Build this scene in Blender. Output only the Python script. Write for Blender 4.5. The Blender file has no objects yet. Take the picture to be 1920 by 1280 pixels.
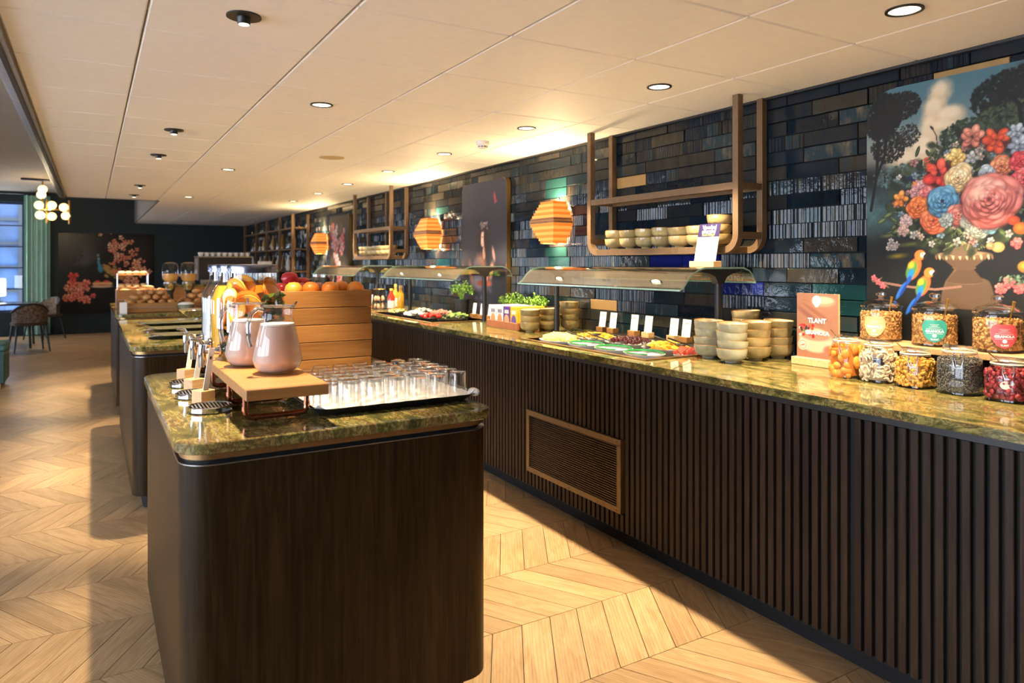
import bpy, math, random
import numpy as np
from mathutils import Vector, Matrix

random.seed(7)
rng = np.random.default_rng(11)
scene = bpy.context.scene
COL = scene.collection
PI = math.pi

# ------------------------------------------------------------------ camera
YAW = math.radians(30.67)
cam_data = bpy.data.cameras.new('camera')
cam_data.sensor_width = 36.0
cam_data.lens = 1330.0 / 1920.0 * 36.0
cam_data.shift_y = -145.0 / 1920.0
cam_data.clip_start = 0.05
cam_data.dof.use_dof = True
cam_data.dof.focus_distance = 2.95
cam_data.dof.aperture_fstop = 3.2
cam = bpy.data.objects.new('camera', cam_data)
COL.objects.link(cam)
cam.location = (0, 0, 1.40)
cam.rotation_euler = (PI / 2, 0, -YAW)
scene.camera = cam

# ------------------------------------------------------------------ world, exposure
scene.view_settings.view_transform = 'Standard'
scene.view_settings.look = 'None'
scene.view_settings.exposure = 0.97
scene.view_settings.gamma = 1.0
scene.view_settings.use_curve_mapping = False
world = bpy.data.worlds.new('overcast_sky')
scene.world = world
world.use_nodes = True
bg = world.node_tree.nodes['Background']
bg.inputs[0].default_value = (0.78, 0.87, 1.0, 1)
bg.inputs[1].default_value = 7.6
scene.cycles.max_bounces = 10
scene.cycles.transparent_max_bounces = 40
scene.cycles.transmission_bounces = 12
scene.cycles.glossy_bounces = 6
scene.cycles.diffuse_bounces = 4
scene.cycles.sample_clamp_indirect = 6.0
scene.cycles.caustics_refractive = False

WARM = (1.0, 0.78, 0.50)

def portal(name, loc, rot, sx, sy):
    d = bpy.data.lights.new(name, 'AREA'); d.shape = 'RECTANGLE'; d.size = sx; d.size_y = sy
    d.cycles.is_portal = True
    o = bpy.data.objects.new(name, d); COL.objects.link(o); o.location = loc; o.rotation_euler = rot
LEFT_WINDOWS = [(-1.85, .55, .3, 2.7), (.75, 3.15, .3, 2.7), (3.5, 5.8, .3, 2.7), (8.2, 9.8, .8, 1.6), (13.8, 16.2, .5, 1.6)]
for a, b, c, e in LEFT_WINDOWS:
    portal('window_left_offscreen', (-5.22, (a + b) / 2, (c + e) / 2), (0, -PI / 2, 0), e - c, b - a)

def spot(loc, power, size=math.radians(100), blend=0.35, radius=0.025, color=WARM, aim=None):
    d = bpy.data.lights.new('lamp_light', 'SPOT'); d.energy = power; d.spot_size = size; d.spot_blend = blend
    d.shadow_soft_size = radius; d.color = color
    o = bpy.data.objects.new('lamp_light', d); COL.objects.link(o); o.location = loc
    if aim is not None:
        o.rotation_euler = (Vector(aim) - Vector(loc)).to_track_quat('-Z', 'Y').to_euler()
    return o
def bulb(loc, power, radius=0.04, color=WARM):
    d = bpy.data.lights.new('lamp_light', 'POINT'); d.energy = power; d.shadow_soft_size = radius; d.color = color
    o = bpy.data.objects.new('lamp_light', d); COL.objects.link(o); o.location = loc
    return o

# ------------------------------------------------------------------ mesh helpers
class MB:
    def __init__(s): s.v = []; s.f = []
    def add(s, v, f):
        n = len(s.v); s.v += [tuple(p) for p in v]; s.f += [tuple(i + n for i in q) for q in f]; return s
    def box(s, x0, x1, y0, y1, z0, z1, ch=0.0):
        if ch <= 0:
            v = [(x, y, z) for z in (z0, z1) for y in (y0, y1) for x in (x0, x1)]
            return s.add(v, [(0,2,3,1),(4,5,7,6),(0,1,5,4),(2,6,7,3),(0,4,6,2),(1,3,7,5)])
        c = [(x0+x1)/2, (y0+y1)/2, (z0+z1)/2]; h = [(x1-x0)/2, (y1-y0)/2, (z1-z0)/2]
        ch = min(ch, *(a * .45 for a in h))
        v = []; idx = {}
        for sx in (-1, 1):
            for sy in (-1, 1):
                for sz in (-1, 1):
                    for ax in range(3):
                        p = [sx*(h[0]-ch), sy*(h[1]-ch), sz*(h[2]-ch)]
                        p[ax] = (sx, sy, sz)[ax]*h[ax]
                        idx[(sx, sy, sz, ax)] = len(v); v.append((c[0]+p[0], c[1]+p[1], c[2]+p[2]))
        f = []
        for ax in range(3):
            b, cc = (ax+1) % 3, (ax+2) % 3
            for sg in (-1, 1):
                q = []
                for (i, j) in ((-1,-1),(1,-1),(1,1),(-1,1)):
                    k = [0,0,0]; k[ax] = sg; k[b] = i; k[cc] = j; q.append(idx[(*k, ax)])
                f.append(tuple(q if sg > 0 else q[::-1]))
            for i in (-1, 1):
                for j in (-1, 1):
                    k0 = [0,0,0]; k1 = [0,0,0]; k0[ax] = -1; k1[ax] = 1
                    for k in (k0, k1): k[b] = i; k[cc] = j
                    q = [idx[(*k0, b)], idx[(*k1, b)], idx[(*k1, cc)], idx[(*k0, cc)]]
                    f.append(tuple(q if i*j < 0 else q[::-1]))
        for sx in (-1, 1):
            for sy in (-1, 1):
                for sz in (-1, 1):
                    q = [idx[(sx, sy, sz, a)] for a in range(3)]
                    f.append(tuple(q if sx*sy*sz > 0 else q[::-1]))
        return s.add(v, f)
    def lathe(s, prof, n=24, c=(0, 0), sq=0.0, sx=1.0, sy=1.0, rot=0.0):
        # prof: (r, z) list bottom..top along the outside; sq squares the plan
        v = []; f = []; rings = []
        for r, z in prof:
            if r < 1e-6:
                rings.append([len(v)]); v.append((c[0], c[1], z)); continue
            ring = []
            for i in range(n):
                t = 2*PI*i/n + rot
                m = 1.0
                if sq > 0:
                    ct, st = abs(math.cos(t)), abs(math.sin(t))
                    se = (ct**5 + st**5) ** (-1/5)
                    m = 1 + sq*(se - 1)
                ring.append(len(v)); v.append((c[0] + r*m*math.cos(t)*sx, c[1] + r*m*math.sin(t)*sy, z))
            rings.append(ring)
        for a, b in zip(rings[:-1], rings[1:]):
            if len(a) == 1 and len(b) == 1: continue
            for i in range(n):
                j = (i+1) % n
                if len(a) == 1: f.append((a[0], b[j], b[i]))
                elif len(b) == 1: f.append((a[i], a[j], b[0]))
                else: f.append((a[i], a[j], b[j], b[i]))
        return s.add(v, f)
    def tube(s, path, r, n=8, closed=False, caps=True, flat=None):
        P = [Vector(p) for p in path]; m = len(P); v = []; f = []; up = None
        for k in range(m):
            a = P[(k-1) % m] if (closed or k > 0) else P[k]
            b = P[(k+1) % m] if (closed or k < m-1) else P[k]
            t = (b-a).normalized()
            if up is None:
                ref = Vector((0,0,1)) if abs(t.z) < .9 else Vector((1,0,0))
                up = (ref - t*ref.dot(t)).normalized()
            else:
                up = (up - t*up.dot(t)).normalized()
            side = t.cross(up)
            rr = r[k] if isinstance(r, (list, tuple)) else r
            fl = flat if flat else 1.0
            for i in range(n):
                an = 2*PI*i/n
                v.append(tuple(P[k] + side*(rr*math.cos(an)) + up*(rr*fl*math.sin(an))))
        last = m if closed else m-1
        for k in range(last):
            a = k*n; b = ((k+1) % m)*n
            for i in range(n):
                j = (i+1) % n; f.append((a+i, a+j, b+j, b+i))
        if caps and not closed:
            f.append(tuple(range(n-1, -1, -1))); f.append(tuple((m-1)*n+i for i in range(n)))
        return s.add(v, f)
    def bar(s, path, w, h, closed=False):      # rectangular section
        P = [Vector(p) for p in path]; m = len(P); v = []; f = []
        pl = None
        for k in range(m):
            a = P[k-1] if k > 0 else P[k]; b = P[k+1] if k < m-1 else P[k]
            t = (b-a).normalized()
            nrm = Vector((1,0,0)); side = t.cross(nrm).normalized()
            for (i, j) in ((-1,-1),(1,-1),(1,1),(-1,1)):
                v.append(tuple(P[k] + nrm*(i*w/2) + side*(j*h/2)))
        for k in range(m-1):
            for i in range(4):
                j = (i+1) % 4; f.append((k*4+i, k*4+j, k*4+4+j, k*4+4+i))
        f.append((3,2,1,0)); f.append(tuple((m-1)*4+i for i in range(4)))
        return s.add(v, f)
    def prism(s, poly, z0, z1, ch=0.0):
        n = len(poly)
        if ch <= 0: rings = [(poly, z0), (poly, z1)]
        else:
            cx = sum(p[0] for p in poly)/n; cy = sum(p[1] for p in poly)/n
            ext = max(max(abs(p[0]-cx), abs(p[1]-cy)) for p in poly)
            def off(d):
                out = []
                for i in range(n):
                    a = Vector(poly[i-1]); b = Vector(poly[i]); c = Vector(poly[(i+1) % n])
                    n1 = Vector((-(b-a).y, (b-a).x)); n2 = Vector((-(c-b).y, (c-b).x))
                    nn = (n1.normalized()+n2.normalized())
                    nn = nn.normalized() if nn.length > 1e-6 else n1.normalized()
                    out.append((b.x+nn.x*d, b.y+nn.y*d))
                return out
            ins = off(ch)
            rings = [(ins, z0), (poly, z0+ch), (poly, z1-ch), (ins, z1)]
        v = []; f = []
        for pl, z in rings: v += [(p[0], p[1], z) for p in pl]
        for k in range(len(rings)-1):
            for i in range(n):
                j = (i+1) % n; f.append((k*n+i, k*n+j, (k+1)*n+j, (k+1)*n+i))
        f.append(tuple(range(n-1, -1, -1))); f.append(tuple((len(rings)-1)*n+i for i in range(n)))
        return s.add(v, f)
    def ell(s, c, r, nu=10, nv=6, M=None):
        prof = []
        mb = MB().lathe([(math.sin(PI*k/nv), -math.cos(PI*k/nv)) for k in range(nv+1)], nu)
        v = [Vector((p[0]*r[0], p[1]*r[1], p[2]*r[2])) for p in mb.v]
        if M is not None: v = [M @ p for p in v]
        return s.add([(p[0]+c[0], p[1]+c[1], p[2]+c[2]) for p in v], mb.f)
    def grid(s, fn, nu, nv):
        v = [fn(i/nu, j/nv) for j in range(nv+1) for i in range(nu+1)]
        f = [(j*(nu+1)+i, j*(nu+1)+i+1, (j+1)*(nu+1)+i+1, (j+1)*(nu+1)+i) for j in range(nv) for i in range(nu)]
        return s.add(v, f)
    def merge(s, o, M=None):
        v = o.v if M is None else [tuple(M @ Vector(p)) for p in o.v]
        return s.add(v, o.f)
    def move(s, dx, dy, dz):
        s.v = [(p[0]+dx, p[1]+dy, p[2]+dz) for p in s.v]; return s
    def xf(s, M):
        s.v = [tuple(M @ Vector(p)) for p in s.v]; return s
    def mesh(s, name, mat=None, smooth=False, angle=40):
        me = bpy.data.meshes.new(name); me.from_pydata(s.v, [], s.f); me.update()
        if mat is not None: me.materials.append(mat)
        if smooth:
            me.polygons.foreach_set('use_smooth', [True]*len(me.polygons))
            me.set_sharp_from_angle(angle=math.radians(angle))
        return me

def rrect(x0, x1, y0, y1, r, seg=6):
    out = []
    for cx, cy, a0 in ((x1-r, y1-r, 0), (x0+r, y1-r, PI/2), (x0+r, y0+r, PI), (x1-r, y0+r, 1.5*PI)):
        for k in range(seg+1):
            a = a0 + PI/2*k/seg; out.append((cx+r*math.cos(a), cy+r*math.sin(a)))
    return out

def link(name, me, parent=None, loc=(0,0,0), rot=(0,0,0), scale=(1,1,1)):
    o = bpy.data.objects.new(name, me); COL.objects.link(o)
    o.location = loc; o.rotation_euler = rot; o.scale = scale
    if parent is not None: o.parent = parent
    return o
def tag(o, label=None, cat=None, group=None, kind=None):
    if label: o['label'] = label
    if cat: o['category'] = cat
    if group: o['group'] = group
    if kind: o['kind'] = kind
    return o
def thing(name, label, cat, loc=(0,0,0), rz=0, group=None):
    o = bpy.data.objects.new(name, None); COL.objects.link(o); o.empty_display_size = .1
    o.location = loc; o.rotation_euler = (0, 0, rz)
    return tag(o, label, cat, group)
def wloc(o):
    p = Vector(o.location)
    while o.parent: o = o.parent; p = p + Vector(o.location)
    return p
def part(name, mb, mat, parent, smooth=False, world=False, label=None, angle=40, kind=None):
    if world:
        w = wloc(parent); mb.move(-w.x, -w.y, -w.z)
    o = link(name, mb.mesh(name, mat, smooth, angle), parent)
    return tag(o, label, kind=kind)
def solo(name, mb, mat, label, cat, loc=(0,0,0), rz=0, group=None, smooth=False, angle=40, kind=None):
    o = link(name, mb.mesh(name, mat, smooth, angle), None, loc, (0,0,rz))
    return tag(o, label, cat, group, kind)
def struct(name, mb, mat, smooth=False, label=None, parent=None):
    o = link(name, mb.mesh(name, mat, smooth), parent)
    if parent is None: o['kind'] = 'structure'
    if label: o['label'] = label
    return o
CH = {}
def kids(o): return [c for c in bpy.data.objects if c.parent == o]
def dup(root, loc, rz=None, label=None, group=None, scale=None):
    def rec(o, p):
        c = o.copy(); COL.objects.link(c); c.parent = p
        for k in KID(o): rec(k, c)
        return c
    r = rec(root, root.parent); r.location = loc
    if rz is not None: r.rotation_euler = (0, 0, rz)
    if scale is not None: r.scale = scale if isinstance(scale, tuple) else (scale,)*3
    if label: r['label'] = label
    if group: r['group'] = group
    return r
def KID(o): return list(o.children)

def text_mb(txt, size=1.0, align='CENTER', bold=0.0):
    cu = bpy.data.curves.new('txt', 'FONT'); cu.body = txt; cu.size = size; cu.align_x = align; cu.align_y = 'CENTER'
    cu.offset = bold; cu.resolution_u = 2
    ob = bpy.data.objects.new('txt', cu); COL.objects.link(ob)
    dg = bpy.context.evaluated_depsgraph_get()
    me = ob.evaluated_get(dg).to_mesh()
    mb = MB().add([tuple(v.co) for v in me.vertices], [tuple(p.vertices) for p in me.polygons])
    ob.evaluated_get(dg).to_mesh_clear()
    bpy.data.objects.remove(ob); bpy.data.curves.remove(cu)
    return mb

# ------------------------------------------------------------------ materials
def newmat(name):
    m = bpy.data.materials.new(name); m.use_nodes = True
    nt = m.node_tree; b = nt.nodes['Principled BSDF']
    return m, nt, b
def node(nt, typ, **kw):
    n = nt.nodes.new(typ)
    for k, v in kw.items():
        if k.startswith('i_'):
            n.inputs[int(k[2:])].default_value = v
        else: setattr(n, k, v)
    return n
def ramp(nt, fac, stops):
    r = nt.nodes.new('ShaderNodeValToRGB'); e = r.color_ramp.elements
    while len(e) < len(stops): e.new(0.5)
    for k, (p, c) in enumerate(stops): e[k].position = p; e[k].color = (*c, 1)
    nt.links.new(fac, r.inputs[0]); return r.outputs[0]
def mapped(nt, scale, rot=(0,0,0), coord='Object', offset=None):
    tc = nt.nodes.new('ShaderNodeTexCoord'); mp = nt.nodes.new('ShaderNodeMapping')
    mp.inputs['Scale'].default_value = scale; mp.inputs['Rotation'].default_value = rot
    nt.links.new(tc.outputs[coord], mp.inputs[0])
    if offset is not None: nt.links.new(offset, mp.inputs['Location'])
    return mp.outputs[0]
def noise(nt, vec, scale, detail=4, rough=.55, dist=0.0):
    n = nt.nodes.new('ShaderNodeTexNoise'); n.inputs['Scale'].default_value = scale
    n.inputs['Detail'].default_value = detail; n.inputs['Roughness'].default_value = rough
    n.inputs['Distortion'].default_value = dist
    nt.links.new(vec, n.inputs['Vector']); return n.outputs['Fac']
def bump(nt, b, h, strength=.2, dist=.005):
    n = nt.nodes.new('ShaderNodeBump'); n.inputs['Strength'].default_value = strength; n.inputs['Distance'].default_value = dist
    nt.links.new(h, n.inputs['Height']); nt.links.new(n.outputs[0], b.inputs['Normal'])
def rnd(nt):
    oi = nt.nodes.new('ShaderNodeObjectInfo'); ge = nt.nodes.new('ShaderNodeNewGeometry')
    a = nt.nodes.new('ShaderNodeMath'); a.operation = 'ADD'
    nt.links.new(oi.outputs['Random'], a.inputs[0]); nt.links.new(ge.outputs['Random Per Island'], a.inputs[1])
    f = nt.nodes.new('ShaderNodeMath'); f.operation = 'FRACT'; nt.links.new(a.outputs[0], f.inputs[0])
    return f.outputs[0]
def simple(name, col, rough=.5, metal=0.0, var=.12, scale=30, bmp=0.0, coat=0.0, stretch=(1,1,1), spec=None):
    m, nt, b = newmat(name)
    f = noise(nt, mapped(nt, stretch), scale)
    lo = tuple(max(0, c*(1-var)) for c in col); hi = tuple(min(1, c*(1+var)) for c in col)
    nt.links.new(ramp(nt, f, [(.3, lo), (.7, hi)]), b.inputs['Base Color'])
    b.inputs['Roughness'].default_value = rough; b.inputs['Metallic'].default_value = metal
    if coat: b.inputs['Coat Weight'].default_value = coat; b.inputs['Coat Roughness'].default_value = .05
    if spec is not None: b.inputs['Specular IOR Level'].default_value = spec
    if bmp: bump(nt, b, f, bmp)
    return m
def emis(name, col, strength):
    m, nt, b = newmat(name)
    f = noise(nt, mapped(nt, (1,1,1)), 8)
    nt.links.new(ramp(nt, f, [(0, tuple(c*.92 for c in col)), (1, col)]), b.inputs['Emission Color'])
    b.inputs['Base Color'].default_value = (*col, 1); b.inputs['Emission Strength'].default_value = strength
    return m
def thin_glass(name, tint=(.97,.98,.97), refl=.75, base=.05, rough=.02, power=3.0):
    m, nt, b = newmat(name); nt.nodes.remove(b); out = nt.nodes['Material Output']
    lw = nt.nodes.new('ShaderNodeLayerWeight'); lw.inputs[0].default_value = .5
    p = node(nt, 'ShaderNodeMath', operation='POWER'); p.inputs[1].default_value = power
    nt.links.new(lw.outputs['Facing'], p.inputs[0])
    mu = node(nt, 'ShaderNodeMath', operation='MULTIPLY_ADD'); mu.inputs[1].default_value = refl; mu.inputs[2].default_value = base
    nt.links.new(p.outputs[0], mu.inputs[0])
    tr = nt.nodes.new('ShaderNodeBsdfTransparent'); tr.inputs[0].default_value = (*tint, 1)
    gl = nt.nodes.new('ShaderNodeBsdfGlossy'); gl.inputs['Roughness'].default_value = rough
    mx = nt.nodes.new('ShaderNodeMixShader')
    nt.links.new(mu.outputs[0], mx.inputs[0]); nt.links.new(tr.outputs[0], mx.inputs[1]); nt.links.new(gl.outputs[0], mx.inputs[2])
    nt.links.new(mx.outputs[0], out.inputs[0])
    return m
def thick_glass(name, tint=(1,1,1), see=.35):
    m, nt, b = newmat(name); nt.nodes.remove(b); out = nt.nodes['Material Output']
    g = nt.nodes.new('ShaderNodeBsdfGlass'); g.inputs['Color'].default_value = (*tint, 1); g.inputs['IOR'].default_value = 1.45
    g.inputs['Roughness'].default_value = .0
    tr = nt.nodes.new('ShaderNodeBsdfTransparent'); tr.inputs[0].default_value = (*tint, 1)
    mx = nt.nodes.new('ShaderNodeMixShader'); mx.inputs[0].default_value = see
    nt.links.new(g.outputs[0], mx.inputs[1]); nt.links.new(tr.outputs[0], mx.inputs[2]); nt.links.new(mx.outputs[0], out.inputs[0])
    return m
def wood(name, stops, rough=.45, axis=2, scale=1.0, bmp=.15, random_tint=True, coat=0.0, spec=None):
    m, nt, b = newmat(name)
    r = rnd(nt)
    mul = node(nt, 'ShaderNodeMath', operation='MULTIPLY'); mul.inputs[1].default_value = 13.7; nt.links.new(r, mul.inputs[0])
    cb = nt.nodes.new('ShaderNodeCombineXYZ')
    for k in range(3): nt.links.new(mul.outputs[0], cb.inputs[k])
    sc = [22*scale]*3; sc[axis] = 1.2*scale
    v = mapped(nt, tuple(sc), offset=cb.outputs[0])
    f1 = noise(nt, v, 1.6, 6, .6, 1.2)
    sc2 = [90*scale]*3; sc2[axis] = 3*scale
    f2 = noise(nt, mapped(nt, tuple(sc2), offset=cb.outputs[0]), 2.0, 3, .6)
    mx = nt.nodes.new('ShaderNodeMix'); mx.data_type = 'FLOAT'; mx.inputs[0].default_value = .35
    nt.links.new(f1, mx.inputs[2]); nt.links.new(f2, mx.inputs[3])
    c = ramp(nt, mx.outputs[0], stops)
    if random_tint:
        hs = nt.nodes.new('ShaderNodeHueSaturation'); nt.links.new(c, hs.inputs['Color'])
        mr = node(nt, 'ShaderNodeMapRange'); mr.inputs[3].default_value = .80; mr.inputs[4].default_value = 1.18
        nt.links.new(r, mr.inputs[0]); nt.links.new(mr.outputs[0], hs.inputs['Value']); c = hs.outputs[0]
    nt.links.new(c, b.inputs['Base Color']); b.inputs['Roughness'].default_value = rough
    if coat: b.inputs['Coat Weight'].default_value = coat; b.inputs['Coat Roughness'].default_value = .12
    if spec is not None: b.inputs['Specular IOR Level'].default_value = spec
    bump(nt, b, f2, bmp, .002)
    return m

MT = {}
# green-gold veined marble
def marble():
    m, nt, b = newmat('green_marble')
    geo = nt.nodes.new('ShaderNodeNewGeometry')
    def mp(sc, rot):
        k = nt.nodes.new('ShaderNodeMapping'); k.inputs['Scale'].default_value = sc; k.inputs['Rotation'].default_value = rot
        nt.links.new(geo.outputs['Position'], k.inputs[0]); return k.outputs[0]
    v = mp((3.6, 1.2, 2.4), (0, 0, .38))
    f = noise(nt, v, 3.2, 10, .66, 1.1)
    c1 = ramp(nt, f, [(.30, (.022,.026,.012)), (.40, (.085,.085,.026)), (.47, (.20,.17,.05)), (.53, (.33,.28,.10)), (.58, (.20,.115,.035)), (.66, (.30,.27,.12)), (.76, (.42,.38,.23))])
    f2 = noise(nt, v, 7.0, 9, .72, 2.2)
    veins = ramp(nt, f2, [(.44, (0,0,0)), (.485, (1,1,1)), (.50, (1,1,1)), (.54, (0,0,0))])
    mx = nt.nodes.new('ShaderNodeMix'); mx.data_type = 'RGBA'
    sc = node(nt, 'ShaderNodeMath', operation='MULTIPLY'); sc.inputs[1].default_value = .75
    nt.links.new(veins, sc.inputs[0]); nt.links.new(sc.outputs[0], mx.inputs[0])
    nt.links.new(c1, mx.inputs[6]); mx.inputs[7].default_value = (.022,.022,.010,1)
    nt.links.new(mx.outputs[2], b.inputs['Base Color'])
    b.inputs['Roughness'].default_value = .06; b.inputs['Specular IOR Level'].default_value = .35
    return m
MT['marble'] = marble()
MT['dark_wood'] = wood('dark_stained_veneer', [(.3, (.012,.0066,.0024)), (.5, (.027,.015,.0056)), (.7, (.05,.028,.011))], .40, 2, 1.0, .1, False, spec=.12)
MT['slat'] = wood('brown_slat_wood', [(.3, (.011,.007,.005)), (.5, (.024,.015,.010)), (.72, (.046,.029,.019))], .48, 2, 1.2, .15, spec=.2)
MT['oak'] = wood('oak_wood', [(.3, (.23,.095,.025)), (.5, (.33,.15,.043)), (.72, (.42,.21,.07))], .42, 0, 1.0, .1)
MT['oak_light'] = wood('pale_oak_wood', [(.3, (.50,.27,.11)), (.5, (.62,.37,.17)), (.72, (.70,.46,.23))], .45, 0, 1.5, .1)
MT['black'] = simple('black_powder_coat', (.012,.012,.013), .42, .0, .2)
MT['black_matt'] = simple('black_matt_panel', (.010,.010,.010), .75, .0, .2, spec=.3)
MT['bronze'] = simple('brushed_bronze', (.34,.20,.085), .36, .85, .12, 60)
MT['brass'] = simple('brushed_brass', (.42,.26,.07), .32, .9, .1, 60)
MT['chrome'] = simple('polished_chrome', (.55,.56,.60), .10, 1.0, .04)
MT['steel'] = simple('brushed_steel', (.5,.5,.5), .28, 1.0, .08, 80)
MT['copper'] = simple('copper_pipe', (.42,.17,.10), .24, 1.0, .15, 40)
MT['white_paint'] = simple('white_panel', (.90,.88,.85), .6, 0, .02, 20, .02)
MT['white'] = simple('white_ceramic', (.82,.80,.76), .2, 0, .03)
MT['paper'] = simple('white_card', (.88,.86,.82), .6, 0, .02)
MT['cloth'] = simple('white_cloth', (.86,.84,.82), .85, 0, .05, 200, .2)
MT['ink'] = simple('black_print', (.02,.02,.02), .6)
MT['bowl'] = simple('glazed_sage_stoneware', (.36,.28,.13), .16, 0, .38, 9, 0, .3)
MT['bowl_grey'] = simple('glazed_grey_green_stoneware', (.38,.38,.28), .16, 0, .28, 9, 0, .3)
MT['bowl_rim'] = simple('amber_glaze_rim', (.42,.24,.07), .2, 0, .2, 20)
MT['bowl_in'] = simple('cream_glaze', (.72,.62,.42), .2, 0, .1, 12)
MT['teal_wall'] = simple('dark_teal_paint', (.0035,.0145,.021), .7, 0, .1, 6)
MT['dark_wall'] = simple('near_black_teal_paint', (.006,.012,.016), .6, 0, .2, 6)
MT['plaster'] = simple('warm_grey_plaster', (.11,.105,.10), .8, 0, .06, 5)
MT['glass'] = thin_glass('clear_thin_glass')
MT['guard'] = thin_glass('sneeze_guard_glass', (.93,.96,.93), .80, .14, .015, 2.0)
MT['guard_edge'] = simple('green_glass_edge', (.30,.48,.40), .15, 0, .1)
MT['pane'] = thin_glass('window_pane', (.97,.98,1), .5, .04)
MT['tumbler'] = thin_glass('tumbler_glass', (.985,.99,.995), .85, .07, .04, 1.6)
# ------------------------------------------------------------------ structure: floor
XL, XR, YF, YB = -5.2, 3.05, -2.0, 16.9
HC = 2.26
def floor_mat():
    m, nt, b = newmat('oak_chevron_parquet')
    r = rnd(nt)
    mul = node(nt, 'ShaderNodeMath', operation='MULTIPLY'); mul.inputs[1].default_value = 37.0; nt.links.new(r, mul.inputs[0])
    cb = nt.nodes.new('ShaderNodeCombineXYZ')
    for k in range(3): nt.links.new(mul.outputs[0], cb.inputs[k])
    f1 = noise(nt, mapped(nt, (2.2, 16, 1), coord='UV', offset=cb.outputs[0]), 1.6, 5, .55, 1.8)
    wv = nt.nodes.new('ShaderNodeTexWave'); wv.inputs['Scale'].default_value = 1.0; wv.inputs['Distortion'].default_value = 7.0
    wv.inputs['Detail'].default_value = 2.5; wv.inputs['Detail Scale'].default_value = .7; wv.bands_direction = 'Y'
    nt.links.new(mapped(nt, (2.0, 26, 1), coord='UV', offset=cb.outputs[0]), wv.inputs['Vector'])
    mx = nt.nodes.new('ShaderNodeMix'); mx.data_type = 'FLOAT'; mx.inputs[0].default_value = .16
    nt.links.new(f1, mx.inputs[2]); nt.links.new(wv.outputs['Fac'], mx.inputs[3])
    c = ramp(nt, mx.outputs[0], [(.22, (.27,.16,.075)), (.45, (.39,.25,.125)), (.62, (.46,.31,.165)), (.8, (.52,.37,.21))])
    hs = nt.nodes.new('ShaderNodeHueSaturation'); nt.links.new(c, hs.inputs['Color'])
    mr = node(nt, 'ShaderNodeMapRange'); mr.inputs[3].default_value = .84; mr.inputs[4].default_value = 1.12
    nt.links.new(r, mr.inputs[0]); nt.links.new(mr.outputs[0], hs.inputs['Value'])
    nt.links.new(hs.outputs[0], b.inputs['Base Color'])
    b.inputs['Roughness'].default_value = .36; b.inputs['Specular IOR Level'].default_value = .4
    bump(nt, b, mx.outputs[0], .08, .002)
    return m
MT['floor'] = floor_mat()
floor = struct('floor', MB().box(XL, XR, YF, YB, -.06, -.012), simple('dark_floor_joint', (.035,.022,.012), .8))
PW, PH, LEAN, GAP = .1297, .4225, .2435, .0032
def plank_pts(lean):
    x1 = PW - GAP
    lo = [(GAP/2, GAP/2), (x1 + GAP/2, GAP/2), (x1 + GAP/2 + lean, PH - GAP/2), (GAP/2 + lean, PH - GAP/2)]
    return lo
def plank_geo(lean, ox=0, oy=0):
    p = plank_pts(lean)
    v = [(ox+a, oy+b, -.012) for a, b in p] + [(ox+a, oy+b, 0.0) for a, b in p]
    f = [(4,5,6,7), (0,1,5,4), (1,2,6,5), (2,3,7,6), (3,0,4,7)]
    L = math.hypot(lean, PH); d = (lean/L, PH/L); n = (d[1], -d[0])
    uv = [((a*d[0]+b*d[1]), (a*n[0]+b*n[1])) for a, b in p] * 2
    return v, f, uv
def plank_mesh(name, items):
    V, F, UV = [], [], []
    for lean, ox, oy in items:
        v, f, uv = plank_geo(lean, ox, oy); n = len(V); V += v; F += [tuple(i+n for i in q) for q in f]; UV += uv
    me = bpy.data.meshes.new(name); me.from_pydata(V, [], F); me.update()
    lay = me.uv_layers.new(name='UVMap')
    li = np.zeros(len(me.loops), dtype=np.int32); me.loops.foreach_get('vertex_index', li)
    lay.data.foreach_set('uv', np.array(UV)[li].ravel())
    me.materials.append(MT['floor']); return me
cand = []
for row in range(-9, 36):
    y = 1.925 + row*PH
    if y + PH > YB or y < YF: continue
    lean = LEAN if row % 2 == 0 else -LEAN
    base = 1.3215 if row % 2 == 0 else 1.565
    for k in range(-55, 16):
        x = base + k*PW
        if x + min(lean, 0) < XL-.26 or x + PW + max(lean, 0) > 2.76: continue
        cx, cy = x + PW/2 + lean/2, y + PH/2
        
        d = cx*math.sin(YAW) + cy*math.cos(YAW); l = cx*math.cos(YAW) - cy*math.sin(YAW)
        vis = 1.9 < d and abs(l/d) < .76 and (495 + 1330*1.4/max(d, .1)) < 1330
        if vis:                                  # behind the islands
            for (a, b, c, e) in ((.25, 1.08, 2.1, 3.3), (.3, 1.1, 4.75, 6.6)):
                if a < cx < b and c < cy < e: vis = False
        cand.append((0 if vis else 1, cx*cx + cy*cy, lean, x, y))
cand.sort()
pm = {s: plank_mesh('plank', [(s*LEAN, 0, 0)]) for s in (1, -1)}
for _, _, lean, x, y in cand[:300]:
    link('plank', pm[1 if lean > 0 else -1], floor, (x, y, 0))
rest = link('plank_field', plank_mesh('plank_field', [(l, x, y) for _, _, l, x, y in cand[300:]]), floor)
rest['kind'] = 'stuff'

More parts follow.
